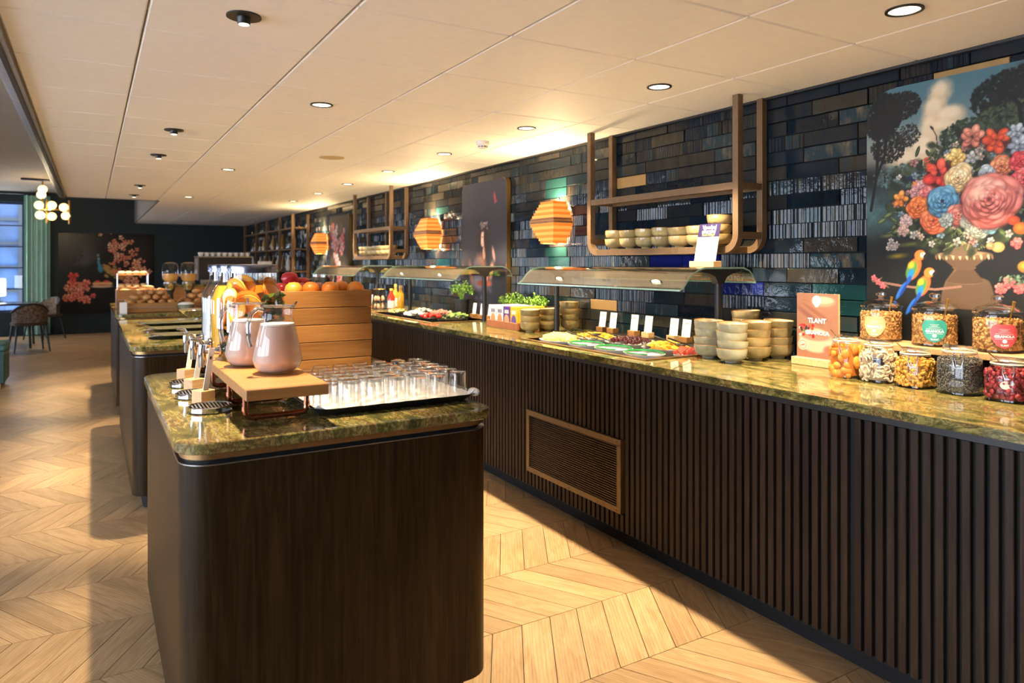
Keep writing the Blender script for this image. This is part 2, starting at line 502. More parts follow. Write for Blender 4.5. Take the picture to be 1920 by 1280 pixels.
# ------------------------------------------------------------------ ceiling
ceil_slab = MB().box(-.29, XR+.1, YF, 10.75, HC+.03, HC+.10).box(.80, XR+.1, 10.75, YB, HC+.03, HC+.10)
ceiling = struct('ceiling', ceil_slab, simple('white_ceiling_grid', (.72,.70,.66), .7))
xs = [-.275, .164, .764, 1.364, 1.964, 2.564, 3.035]
cache = {}
k = -7
while 2.307 + k*.6 < YB - .05:
    y0 = 2.307 + k*.6; y1 = min(y0 + .6, YB); k += 1
    for a, b in zip(xs[:-1], xs[1:]):
        if y0 > 10.6 and a < .7: continue
        if y1 > 10.75 and a < .7: y1b = 10.75
        else: y1b = y1
        a2 = a
        if y0 > 10.6 and a < .8: a2 = .80
        key = (round(b-a2, 3), round(y1b-y0, 3))
        if key not in cache:
            cache[key] = MB().box(.003, key[0]-.003, .003, key[1]-.003, 0, .032, .005).mesh('ceiling_panel', MT['white_paint'])
        link('ceiling_panel', cache[key], ceiling, (a2, y0, HC))
struct('trim_1', MB().box(-.30, -.283, YF, 10.75, HC-.012, HC+.58).box(-.36, -.30, YF, 10.75, HC+.0, HC+.58),
       simple('silver_edge_profile', (.62,.64,.68), .25, .9))
struct('trim_2', MB().box(-.318, -.301, YF, 10.75, HC-.022, HC-.001), MT['black'])
struct('trim_3', MB().box(-.345, -.319, YF, 10.75, HC-.014, HC-.001), bpy.data.materials['silver_edge_profile'])
struct('trim_4', MB().box(3.0, 3.03, YF, YB, HC-.012, HC+.002), MT['black'])
struct('trim_5', MB().box(-.29, .80, 10.75, 10.80, HC, 2.82).box(.78, .80, 10.80, YB, HC, 2.82), MT['plaster'])
struct('ceiling_upper', MB().box(XL, .82, YF, YB, 2.82, 2.9), simple('brown_grey_ceiling', (.30,.25,.19), .85, 0, .05, 4))

# ------------------------------------------------------------------ walls
def wall_with_holes(name, mat, axis, pos, th, a0, a1, z0, z1, holes):
    mb = MB()
    def bx(u0, u1, w0, w1):
        if u1-u0 < 1e-4 or w1-w0 < 1e-4: return
        if axis == 'x': mb.box(pos, pos+th, u0, u1, w0, w1)
        else: mb.box(u0, u1, pos, pos+th, w0, w1)
    cur = a0
    for (u0, u1, w0, w1) in sorted(holes):
        bx(cur, u0, z0, z1); bx(u0, u1, z0, w0); bx(u0, u1, w1, z1); cur = u1
    bx(cur, a1, z0, z1)
    return struct(name, mb, mat)
wall_with_holes('wall_left', MT['plaster'], 'x', XL-.15, .15, YF, YB, -.06, 2.9, LEFT_WINDOWS)
wall_with_holes('wall_back', MT['teal_wall'], 'y', YB, .15, XL-.15, 3.2, -.06, 2.9, [(-4.6, -1.12, .45, 2.62)])
struct('wall_front', MB().box(XL-.15, 3.2, YF-.15, YF, -.06, 2.9), MT['plaster'])
def window(name, axis, pos, a0, a1, z0, z1, nx, nz, mat):
    w = MB(); t = .03
    def bx(u0, u1, w0, w1, p0, p1):
        if axis == 'x': w.box(p0, p1, u0, u1, w0, w1)
        else: w.box(u0, u1, p0, p1, w0, w1)
    for (u0, u1, w0, w1) in ((a0, a1, z0, z0+.05), (a0, a1, z1-.05, z1), (a0, a0+.05, z0+.05, z1-.05), (a1-.05, a1, z0+.05, z1-.05)):
        bx(u0, u1, w0, w1, pos-t, pos+t)
    root = struct(name, w, mat)
    du = (a1-a0-.1)/nx; dz = (z1-z0-.1)/nz
    for i in range(1, nx):
        w = MB(); u = a0+.05+i*du; bx(u-.018, u+.018, z0+.05, z1-.05, pos-t*.8, pos+t*.8); part('mullion', w, mat, root)
    for j in range(1, nz):
        w = MB(); z = z0+.05+j*dz; bx(a0+.05, a1-.05, z-.012, z+.012, pos-t*.6, pos+t*.6); part('glazing_bar', w, mat, root)
    for i in range(nx):
        for j in range(nz):
            w = MB(); u = a0+.05+i*du; z = z0+.05+j*dz
            bx(u, u+du, z, z+dz, pos-.004, pos+.004); part('pane', w, MT['pane'], root)
    return root
for n, (a, b, c, e) in enumerate(LEFT_WINDOWS):
    window('window_%d' % (n+1), 'x', XL-.08, a, b, c, e, 2, 1, MT['black'])
window('window_6', 'y', YB+.08, -4.6, -1.12, .45, 2.62, 7, 5, simple('navy_window_frame', (.008,.03,.09), .5))
struct('wall_outside', MB().box(-6.5, 1.5, 20.0, 20.3, -.5, 6), simple('blue_grey_facade', (.014,.04,.10), .6, 0, .6, 1.5))
of = bpy.data.objects['wall_outside']
for i in range(14):
    part('facade_bar', MB().box(-6.4+i*.55, -6.33+i*.55, 19.93, 20.0, -.5, 6), MT['dark_wall'], of)
for j in range(8):
    part('facade_bar', MB().box(-6.5, 1.5, 19.94, 20.0, .2+j*.55, .26+j*.55), MT['dark_wall'], of)
# curtains by the far window
def curtain(x0, x1, y, z0, z1, label):
    n = 60
    def fn(u, v):
        x = x0+(x1-x0)*u
        return (x, y + .045*math.sin(u*PI*2*5.5) + .012*math.sin(u*41), z0+(z1-z0)*v)
    mb = MB().grid(fn, n, 2)
    mb2 = MB().grid(lambda u, v: (fn(u, v)[0], fn(u, v)[1]+.006, fn(u, v)[2]), n, 2)
    mb.add(mb2.v, [q[::-1] for q in mb2.f])
    root = thing('curtain', label, 'curtain', ((x0+x1)/2, y, z0))
    part('fabric', mb, simple('pale_teal_curtain', (.34,.56,.50), .85, 0, .12, 4), root, True, True, angle=80)
    return root
curtain(-1.13, -.70, 16.72, .02, 2.74, 'pale teal pleated curtain hanging beside the far window')
solo('curtain_rail', MB().tube([(-4.7, 16.74, 2.77), (-.66, 16.74, 2.77)], .014, 8), MT['black'], 'black curtain rail above the far window', 'curtain rail')
struct('baseboard_back', MB().box(-.68, 3.05, YB-.02, YB, 0, .08), MT['dark_wall'])

# ------------------------------------------------------------------ right wall of glazed tiles
wall_right = struct('wall_right', MB().box(XR, XR+.15, YF, YB, -.06, 2.9), simple('black_grout', (.008,.009,.010), .8))
def tile_mat(name, stops, rough=.07, bumps=.35):
    m, nt, b = newmat(name)
    r = rnd(nt)
    geo = nt.nodes.new('ShaderNodeNewGeometry'); mp = nt.nodes.new('ShaderNodeMapping'); mp.inputs['Scale'].default_value = (1, 14, 5)
    nt.links.new(geo.outputs['Position'], mp.inputs[0])
    f = noise(nt, mp.outputs[0], 1.5, 4, .6)
    a = node(nt, 'ShaderNodeMath', operation='MULTIPLY_ADD'); a.inputs[1].default_value = .75; nt.links.new(r, a.inputs[0])
    s = node(nt, 'ShaderNodeMath', operation='MULTIPLY_ADD'); s.inputs[1].default_value = .5; s.inputs[2].default_value = -.12
    nt.links.new(f, s.inputs[0]); nt.links.new(s.outputs[0], a.inputs[2])
    nt.links.new(ramp(nt, a.outputs[0], stops), b.inputs['Base Color'])
    b.inputs['Roughness'].default_value = rough; b.inputs['Specular IOR Level'].default_value = .26
    
    mp2 = nt.nodes.new('ShaderNodeMapping'); mp2.inputs['Scale'].default_value = (1, 1.0, 1.0); nt.links.new(geo.outputs['Position'], mp2.inputs[0])
    f2 = noise(nt, mp2.outputs[0], 26, 3, .6)
    bump(nt, b, f2, bumps, .003)
    return m
TM = {'dark': tile_mat('dark_glazed_tile', [(.05, (.004,.006,.009)), (.3, (.006,.014,.024)), (.5, (.018,.018,.018)), (.68, (.035,.031,.024)), (.85, (.010,.030,.042)), (.93, (.075,.066,.050)), (1., (.14,.12,.09))]),
      'copper': tile_mat('copper_lustre_tile', [(0, (.30,.17,.06)), (1, (.44,.28,.12))], .25, .2),
      'blue': tile_mat('cobalt_glazed_tile', [(0, (.003,.005,.07)), (1, (.006,.012,.14))]),
      'teal': tile_mat('teal_glazed_tile', [(0, (.004,.022,.028)), (1, (.010,.05,.056))])}
ROWH, TLEN = .0745, .290
def tile_geo(kind, w, seed):
    r2 = random.Random(seed); h = ROWH-.004; w = w-.004
    mb = MB()
    if kind == 'flat':
        us = [0, .007, .26, .5, .74, .993, 1]; vs = [0, .03, .5, .97, 1]
        g = [[r2.uniform(-.0008, .0008) for _ in us] for _ in vs]
        v = [(-.020 + (g[j][i] if 0 < i < 6 and 0 < j < 4 else .0028), w/2-u*w, -h/2+q*h) for j, q in enumerate(vs) for i, u in enumerate(us)]
        mb.add(v, [(j*7+i, j*7+i+1, j*7+i+8, j*7+i+7) for j in range(4) for i in range(6)])
    else:
        n = max(3, int(w/.0205))
        prof = []
        for k in range(n):
            for t, d in ((.03, .0), (.2, .0042), (.5, .0064), (.8, .0042), (.97, .0)):
                prof.append((w/2 - w*(k+t)/n + r2.uniform(-.0006, .0006), -.014 - d*r2.uniform(.8, 1.15)))
        v = []; f = []
        for y, x in prof: v += [(x, y, -h/2), (x, y, h/2)]
        for k in range(len(prof)-1): f.append((2*k, 2*k+2, 2*k+3, 2*k+1))
        mb.add(v, f)
    # tile sides back to the wall
    mb.add([(-.013, -w/2, -h/2), (-.013, w/2, -h/2), (-.013, w/2, h/2), (-.013, -w/2, h/2), (0, -w/2, -h/2), (0, w/2, -h/2), (0, w/2, h/2), (0, -w/2, h/2)],
           [(0,1,5,4), (1,2,6,5), (2,3,7,6), (3,0,4,7)])
    return mb
tmesh = {}
def get_tile(kind, w, seed, m):
    key = (kind, round(w, 3), seed, m)
    if key not in tmesh: tmesh[key] = tile_geo(kind, w, seed*7+1).mesh('tile', TM[m], True, 24 if kind == 'flat' else 50)
    return tmesh[key]
special = [(1.95, 1.42, 'copper'), (1.40, 2.18, 'copper'), (3.5, 1.95, 'copper'), (4.72, 1.62, 'copper'), (3.80, 1.15, 'copper'), (2.98, 1.44, 'blue'), (3.3, 1.44, 'blue'), (5.2, 1.42, 'copper'),
           (2.55, 1.30, 'blue'), (4.35, 2.0, 'teal'), (4.35, 1.92, 'teal'), (4.38, 1.47, 'teal'), (4.3, 1.40, 'teal'), (2.2, 1.18, 'teal'), (2.1, 1.30, 'teal'), (6.5, 1.95, 'teal'), (6.5, 1.45, 'teal'), (10.3, 1.95, 'teal')]
tiles = []; far = MB()
for row in range(18):
    zc = 1.38 + ROWH*(row-5) - ROWH/2
    off = {0: 0}.get(row, random.choice((0, TLEN/3, TLEN*2/3, TLEN/2)))
    if row == 6: off = .134
    y = .35 - off
    while y < YB - .1:
        w = TLEN
        cy = y + w/2
        top = zc + ROWH/2
        kind = 'fluted' if random.random() < .46 else 'flat'
        m = 'dark'
        for (sy, sz, sm) in special:
            if y <= sy < y+w and abs(sz-zc) < ROWH/2: m = sm; kind = 'flat'
        if top <= HC + .02 and cy > .4:
            tiles.append((cy, zc, kind, random.randrange(3), m))
        y += w
hid = lambda cy, zc: (.98 < cy < 1.85 and zc < 2.1) or (5.25 < cy < 5.85 and zc < 2.05) or cy < 1.22
tiles.sort(key=lambda t: (hid(t[0], t[1]), t[0]))
for cy, zc, kind, sd, m in tiles[:300]:
    link('tile', get_tile(kind, TLEN, sd, m), wall_right, (XR, cy, zc))
for cy, zc, kind, sd, m in tiles[300:]:
    far.merge(tile_geo(kind, TLEN, sd*7+1).move(XR, cy, zc))
tag(link('tile_field', far.mesh('tile_field', TM['dark'], True, 24), wall_right), kind='stuff')
# ------------------------------------------------------------------ ceiling lamps
MT['lamp_disc'] = emis('downlight_diffuser', (1.0, .86, .62), 3.2)
MT['lamp_dim'] = emis('dim_downlight_reflector', (.85, .72, .52), .25)
def downlight(x, y, label, power, lit=True, r=.052, cone=math.radians(92)):
    t = thing('recessed_downlight', label, 'downlight', (x, y, HC), group='recessed downlights in the ceiling panels')
    mb = MB(); n = 28
    mb.lathe([(r+.008, 0), (r+.008, -.005), (r-.002, -.006), (r-.004, -.001)], n)
    part('trim_ring', mb, simple('dark_bronze_ring', (.03,.022,.012), .4, .5) if 'dark_bronze_ring' not in bpy.data.materials else bpy.data.materials['dark_bronze_ring'], t, True)
    part('reflector', MB().lathe([(r-.002, -.002), (r*.6, -.0012), (0, -.001)], n), MT['lamp_disc'] if lit else MT['lamp_dim'], t, True)
    if power: spot((x, y, HC-.02), power, cone, .35, .03)
    return t
for y, d in ((1.387, 'above the clip-top jars'), (2.591, 'above the stacked bowls by the fruit well'), (3.81, 'above the melon cubes'), (5.022, 'above the near end of the vegetable well'), (6.239, 'above the far end of the vegetable well'), (7.45, 'above the egg stand end of the counter'), (8.608, 'above the far hanging shelf'), (9.83, 'above the black vacuum flasks')):
    downlight(2.366, y, 'round recessed downlight with dark ring ' + d, 140)
for y, d in ((3.814, 'over the aisle beyond the drinks island'), (6.848, 'over the far end of the plate island'), (9.9, 'over the end of the bread island')):
    downlight(1.068, y, 'round recessed downlight with dark ring ' + d, 60, cone=math.radians(46))
def spotlight(x, y, power, tilt, lit, label, aim):
    t = thing('ceiling_spotlight', label, 'spotlight', (x, y, HC), group='black spotlights above the islands')
    part('recess_plate', MB().lathe([(.058, 0), (.058, -.006), (.0, -.007)], 28), MT['black'], t, True)
    c = MB().lathe([(.0, -.030), (.019, -.030), (.021, -.028), (.024, -.006), (0, -.006)], 20)
    part('barrel', c, MT['black'], t, True)
    part('lens', MB().lathe([(0, -.0315), (.017, -.0312), (.018, -.0295)], 16), MT['lamp_disc'], t, True)
    if power: spot((x, y, HC-.05), power, math.radians(66), .5, .02, aim=aim)
    return t
for y, p, d in ((2.589, 135, 'above the tray of tumblers'), (5.008, 160, 'above the near end of the plate island'), (6.218, 150, 'above the far end of the plate island'), (8.716, 150, 'above the bread crates'), (9.957, 100, 'beyond the bread island')):
    spotlight(.455, y, p, 0, True, 'small black cylindrical spotlight on a round plate ' + d, (.455, y, 0))
# grilles, detector
solo('ceiling_speaker', MB().lathe([(.10, 0), (.10, -.004), (.09, -.006), (0, -.0065)], 32), simple('tan_speaker_grille', (.52,.40,.22), .7, 0, .1, 200), 'round tan speaker grille set flush in the ceiling', 'speaker', (1.667, 5.66, HC), smooth=True)
t = thing('smoke_detector', 'white dome smoke detector with dark slots on the ceiling near the wall', 'smoke detector', (2.36, 4.382, HC))
part('base', MB().lathe([(.045, 0), (.045, -.022), (.036, -.03), (0, -.03)], 24), MT['white'], t, True)
part('dome', MB().lathe([(.033, -.030), (.033, -.040), (.028, -.050), (0, -.053)], 24), MT['white'], t, True)
for k in range(10):
    a = 2*PI*k/10
    part('slot', MB().box(-.006, .006, -.001, .001, -.0425, -.036).xf(Matrix.Rotation(a, 4, 'Z') @ Matrix.Translation((0, -.0334, 0))), MT['black'], t)

# ------------------------------------------------------------------ buffet counter along the tiled wall
ZC = .935
cab = thing('buffet_cabinet', 'long dark buffet cabinet with vertical brown slats along the tiled wall', 'cabinet', (2.6, 6.3, 0))
Y0C, Y1C = .35, 11.3
part('carcass', MB().box(2.236, 3.02, Y0C, Y1C, .10, .53).box(2.236, 2.29, Y0C, Y1C, .53, .895).box(2.92, 3.02, Y0C, Y1C, .53, .895)
     .box(2.29, 2.92, Y0C, 2.5, .53, .895).box(2.29, 2.92, 3.8, 4.9, .53, .895).box(2.29, 2.92, 6.6, Y1C, .53, .895), MT['black_matt'], cab, world=True)
part('plinth', MB().box(2.30, 3.02, Y0C, Y1C, 0, .10), MT['black_matt'], cab, world=True, label='recessed black plinth')
part('top_rail', MB().box(2.212, 2.24, Y0C, Y1C, .882, .903), MT['black'], cab, world=True)
V0, V1, VZ0, VZ1 = 2.690, 3.556, .185, .545
def slat_mesh(h): return MB().box(-.009, .009, -.0122, .0122, 0, h, .0015).mesh('slat', MT['slat'])
full, hi, lo = slat_mesh(.78), slat_mesh(.88-VZ1-.002), slat_mesh(VZ0-.103)
PIT = .0382; n = 0; y = .99 - PIT*4
while n < 297 and y < Y1C - .03:
    yy = y + .012
    if y > 1.45: yy += .0115
    if V0-.012 < yy < V1+.012:
        for me, z in ((hi, VZ1+.002), (lo, .10)): link('slat', me, cab, (2.227-2.6, yy-6.3, z)); n += 1
    else:
        link('slat', full, cab, (2.227-2.6, yy-6.3, .10)); n += 1
    y += PIT
def vent(y0, y1, z0, z1, label):
    fr = .030; X0, X1 = 2.206, 2.236
    m = MB()
    for b in ((y0, y1, z0, z0+fr), (y0, y1, z1-fr, z1), (y0, y0+fr, z0+fr, z1-fr), (y1-fr, y1, z0+fr, z1-fr)): m.box(X0, X1, *b, .002)
    t = part('ventilation_grille', m, MT['vent'], cab, world=True, label=label)
    w = (y1-y0-2*fr)/2; k = 25; dz = (z1-z0-2*fr)/k
    me = MB().box(-.003, .004, -w, w, -.0019, .0019).mesh('louvre', MT['vent_dark'])
    for i in range(k): link('louvre', me, t, (2.216-2.6, (y0+y1)/2-6.3, z0+fr+dz*(i+.5)))
    part('backing', MB().box(2.2345, 2.2358, y0+fr, y1-fr, z0+fr, z1-fr).move(-2.6, -6.3, 0), MT['black_matt'], t)
    for yy in (y0+.03, (y0+y1)/2, y1-.09):
        for zz in (z0+.013, z1-.013): part('screw', MB().lathe([(.004, 0), (.003, .0015), (0, .0018)], 8).xf(Matrix.Translation((X0, yy, zz)) @ Matrix.Rotation(-PI/2, 4, 'Y')).move(-2.6, -6.3, 0), MT['black'], t)
    return t
MT['vent'] = simple('bronze_vent_frame', (.17,.115,.055), .45, .5, .1)
MT['vent_dark'] = simple('dark_louvre', (.09,.065,.04), .35, .7, .1)
vent(V0, V1, VZ0, VZ1, 'bronze framed louvred vent low in the slatted counter front')
vent(5.80, 6.67, VZ0, VZ1, 'bronze framed louvred vent partly hidden behind the island glasses')

# worktop with openings for the cold wells
W1 = (2.30, 2.83, 2.615, 3.76); W2 = (2.30, 2.83, 5.12, 6.56)
wt = MB(); XW0, XW1, ZW = 2.20, 3.03, .905
def wbox(x0, x1, y0, y1, ch=0): wt.box(x0, x1, y0, y1, ZW, ZC, ch)
wbox(XW0, XW1, .3, W1[2]); wbox(XW0, W1[0], W1[2], W1[3]); wbox(W1[1], XW1, W1[2], W1[3]); wbox(XW0, XW1, W1[3], W2[2])
wbox(XW0, W2[0], W2[2], W2[3]); wbox(W2[1], XW1, W2[2], W2[3]); wbox(XW0, XW1, W2[3], 11.35)
solo('marble_worktop', wt, MT['marble'], 'long polished green marble worktop on the slatted buffet cabinet', 'worktop')

def well(W, label, group):
    x0, x1, y0, y1 = W
    t = thing('cold_well', label, 'food well', ((x0+x1)/2, (y0+y1)/2, ZC-.075))
    r = .012
    m = MB()
    for b in ((x0-r, x1+r, y0-r, y0+.012), (x0-r, x1+r, y1-.012, y1+r), (x0-r, x0+.012, y0+.012, y1-.012), (x1-.012, x1+r, y0+.012, y1-.012)):
        m.box(*b, ZC+.0005, ZC+.006, .001)
    part('rim', m, MT['bronze'], t, world=True)
    part('basin', MB().box(x0, x1, y0, y1, ZC-.08, ZC-.072).box(x0, x0+.004, y0, y1, ZC-.072, ZC).box(x1-.004, x1, y0, y1, ZC-.072, ZC)
         .box(x0, x1, y0, y0+.004, ZC-.072, ZC).box(x0, x1, y1-.004, y1, ZC-.072, ZC), MT['black'], t, world=True)
    return t
well(W1, 'black recessed cold well holding bowls of fruit and yoghurt', None)
well(W2, 'black recessed cold well of cut vegetables beside the basil', None)
# black ledge behind the near cold well
solo('label_ledge', MB().box(2.845, 2.99, 2.60, 3.80, ZC+.001, ZC+.018, .002), MT['black'], 'low black ledge behind the fruit bowls carrying label cards', 'ledge')

# ------------------------------------------------------------------ islands
def island(x0, x1, y0, y1, label, wlabel, r=.085, z=ZC):
    t = thing('buffet_island', label, 'island', ((x0+x1)/2, (y0+y1)/2, 0))
    part('body', MB().prism(rrect(x0+.012, x1-.012, y0+.012, y1-.012, r, 10), .085, z-.062, .002), MT['dark_wood'], t, True, True, angle=30)
    part('edge_strip', MB().prism(rrect(x0+.011, x1-.011, y0+.011, y1-.011, r, 10), z-.0625, z-.060), MT['steel'], t, True, True)
    part('plinth', MB().prism(rrect(x0+.07, x1-.07, y0+.07, y1-.07, .05, 6), 0, .085), MT['black_matt'], t, True, True)
    part('recess', MB().prism(rrect(x0+.03, x1-.03, y0+.03, y1-.03, r-.02, 8), z-.060, z-.047), MT['black_matt'], t, True, True)
    part('metal_band', MB().prism(rrect(x0+.016, x1-.016, y0+.016, y1-.016, r-.005, 10), z-.048, z-.031), MT['bronze'], t, True, True, label='bronze band under the marble')
    solo('marble_worktop', MB().prism(rrect(x0, x1, y0, y1, r, 10), z-.030, z, .003), MT['marble'], wlabel, 'worktop', smooth=True, angle=30)
    return t
island(.187, 1.125, 1.985, 3.37, 'dark wood drinks island with rounded corners carrying the glasses and pitchers', 'green marble top of the island holding glasses, pitchers and drink dispensers')
island(.187, 1.10, 4.50, 6.72, 'dark wood island with rounded corners carrying the dark serving plates', 'green marble top of the island under the dark serving plates')
island(.187, 1.10, 7.45, 9.75, 'dark wood island with rounded corners carrying the bread baskets', 'green marble top of the island under the bread baskets')

# ------------------------------------------------------------------ hanging shelves
MT['shelf'] = simple('bronze_shelf_frame', (.17,.105,.055), .42, .35, .1, 40)
def u_frame(x, y0, y1, zb, zt, w, r=.075):
    p = [(x, y1, zt)]
    for k in range(9):
        a = PI/2*k/8; p.append((x, y1-r+r*math.cos(a), zb+r-r*math.sin(a)))
    for k in range(9):
        a = PI/2*k/8; p.append((x, y0+r-r*math.sin(a), zb+r-r*math.cos(a)))
    p.append((x, y0, zt)); return MB().bar(p, w, w)
def hang_shelf(y0, y1, zb, zm, label, mid=()):
    t = thing('hanging_shelf', label, 'shelf', (2.92, (y0+y1)/2, zb))
    w = .036; xf, xb = 2.825, 3.005
    part('front_frame', u_frame(xf, y0, y1, zb, HC, w), MT['shelf'], t, world=True)
    part('rear_frame', u_frame(xb, y0, y1, zb, HC, w), MT['shelf'], t, world=True)
    part('shelf_board', MB().box(xf-.018, xb-.018, y0+.08, y1-.08, zb-.016, zb+.018, .002), MT['shelf'], t, world=True)
    part('rail', MB().box(xf-.016, xf+.016, y0+.018, y1-.018, zm-.018, zm+.018), MT['shelf'], t, world=True)
    part('rail', MB().box(xb-.016, xb+.016, y0+.018, y1-.018, zm-.018, zm+.018), MT['shelf'], t, world=True)
    for yy in (y0, y1):
        part('side_rail', MB().box(xf+.016, xb-.016, yy-.016, yy+.016, zm-.016, zm+.016), MT['shelf'], t, world=True)
        part('side_rail', MB().box(xf+.016, xb-.016, yy-.014, yy+.014, zb+.055, zb+.09), MT['shelf'], t, world=True)
    part('glass_board', MB().box(xf+.016, xb-.016, y0+.02, y1-.02, zm+.004, zm+.012), MT['guard'], t, world=True)
    for yy in mid:
        part('upright', MB().box(xb-.012, xb+.012, yy-.012, yy+.012, zb, HC), MT['shelf'], t, world=True)
    return t
hang_shelf(2.515, 3.745, 1.475, 1.80, 'bronze hanging shelf frame with rounded lower corners above the fruit bowls')
hang_shelf(7.36, 8.60, 1.475, 1.80, 'bronze hanging shelf frame between the two lamps farther along the wall', (7.98,))
# tall bottle rack at the far end
t = thing('bottle_rack', 'tall bronze rack of glass bottles at the far end of the tiled wall', 'rack', (2.9, 13.4, .9))
for yy in (11.5, 12.4, 13.4, 14.4, 15.6):
    for xx in (2.76, 3.0):
        part('post', MB().box(xx-.02, xx+.02, yy-.02, yy+.02, .0 if xx > 2.9 else .0, 2.2), MT['shelf'], t, world=True)
for zz in (1.28, 1.64, 1.98):
    part('rack_shelf', MB().box(2.75, 3.01, 11.5, 15.6, zz-.012, zz+.012), MT['shelf'], t, world=True)
bott = MB().lathe([(0, 0), (.038, 0), (.04, .01), (.04, .15), (.016, .2), (.015, .26), (0, .26)], 12).mesh('bottle', None, True)
bm = [thin_glass('pale_bottle_glass', (.85,.85,.75), .7, .12), simple('amber_bottle', (.35,.2,.06), .1), simple('white_bottle', (.75,.72,.65), .3)]
for zz in (1.292, 1.652):
    for k in range(15):
        me = bott.copy(); me.materials.append(bm[(k*7+int(zz*10)) % 3])
        tag(link('bottle', me, None, (2.87+.03*((k*5) % 3-1), 11.75+k*.255, zz)), '%s bottle on the %s shelf of the tall bronze rack' % (('pale glass', 'amber', 'white')[(k*7+int(zz*10)) % 3], 'lower' if zz < 1.5 else 'middle'), 'bottle', 'bottles on the far rack')

# ------------------------------------------------------------------ stepped wooden wall lamps
MT['lamp_wood'] = emis('glowing_wood_veneer', (1.0, .40, .085), .34)
MT['lamp_hot'] = emis('lamp_inner_glow', (1.0, .26, .03), .55)
MT['lamp_wood2'] = emis('glowing_amber_veneer', (1.0, .27, .035), .22)
MT['lamp_band'] = simple('unlit_walnut_band', (.30,.15,.07), .5)
def wall_lamp(yn, label):
    zc = 1.709
    t = thing('wall_lamp', label, 'wall lamp', (2.93, yn+.165, zc-.155), group='stepped wooden wall lamps')
    n = 15
    for k in range(n):
        u = abs(k-7)/7.0
        wy = .325 - .165*max(0, u-.05); wx = .168 - .05*max(0, u-.05)
        z0 = zc - .155 + .31*k/n; z1 = z0 + .31/n*.93
        yc = yn + .1625
        th = .006; x0, x1, y0, y1 = 3.018-wx, 3.018, yc-wy/2, yc+wy/2
        m = MB().box(x0, x0+th, y0, y1, z0, z1).box(x0+th, x1, y0, y0+th, z0, z1).box(x0+th, x1, y1-th, y1, z0, z1)
        part('veneer_band', m, MT['lamp_band'] if k in (7, 8) else MT['lamp_wood' if k % 2 else 'lamp_wood2'], t, world=True)
        if k < n-1:
            u2 = abs(k+1-7)/7.0; w2 = .325-.165*max(0, u2-.05); x2 = .168-.05*max(0, u2-.05)
            wm, xm = max(wy, w2), max(wx, x2); wn, xn = min(wy, w2)-.012, min(wx, x2)-.006
            m = MB(); zz = z1
            m.box(3.018-xm, 3.018-xn, yc-wm/2, yc+wm/2, z1-.0005, z1+.0012).box(3.018-xn, x1, yc-wm/2, yc-wn/2, z1-.0005, z1+.0012).box(3.018-xn, x1, yc+wn/2, yc+wm/2, z1-.0005, z1+.0012)
            part('step_ring', m, MT['lamp_hot'] if abs(k-6.5) > 1 else MT['lamp_wood'], t, world=True)
    part('back_plate', MB().box(3.018, 3.026, yn+.10, yn+.225, zc-.15, zc+.15), MT['black'], t, world=True)
    bulb((2.955, yn+.1625, zc+.13), 26, .03, (1, .72, .36))
    bulb((2.955, yn+.1625, zc-.13), 9, .03, (1, .72, .36))
    return t
wall_lamp(4.222, 'stepped wooden hexagonal wall lamp glowing between the bowl shelf and the portrait panel')
wall_lamp(6.471, 'stepped wooden hexagonal wall lamp glowing between the portrait panel and the second shelf')
wall_lamp(10.485, 'stepped wooden hexagonal wall lamp glowing beyond the second hanging shelf')
# cluster pendant in the seating area
t = thing('cluster_pendant', 'brass ceiling lamp with a cluster of round glowing globes near the curtain', 'ceiling lamp', (-.70, 14.2, 2.82))
part('canopy', MB().box(-.30, .30, -.06, .06, -.03, 0, .004), MT['black'], t)
MT['globe'] = emis('warm_globe', (1, .62, .22), 2.2)
gl = [(0, 0, -.17), (-.02, .02, -.26), (-.05, -.05, -.44), (.13, 0, -.43), (.30, .0, -.46), (-.04, .02, -.60), (.13, -.02, -.62), (.33, .02, -.60)]
st = MB().tube([(0, 0, -.03), (0, 0, -.5)], .012, 8).tube([(-.05, 0, -.5), (.36, 0, -.5)], .012, 8)
for gx in (.06, .38): st.tube([(gx, 0, -.34), (gx, 0, -.74)], .016, 8)
part('stem', st, MT['brass'], t, True)
for g in gl: part('globe', MB().ell(g, (.068,)*3, 14, 9), MT['globe'], t, True)
bulb((-.62, 14.2, 2.2), 60, .1)
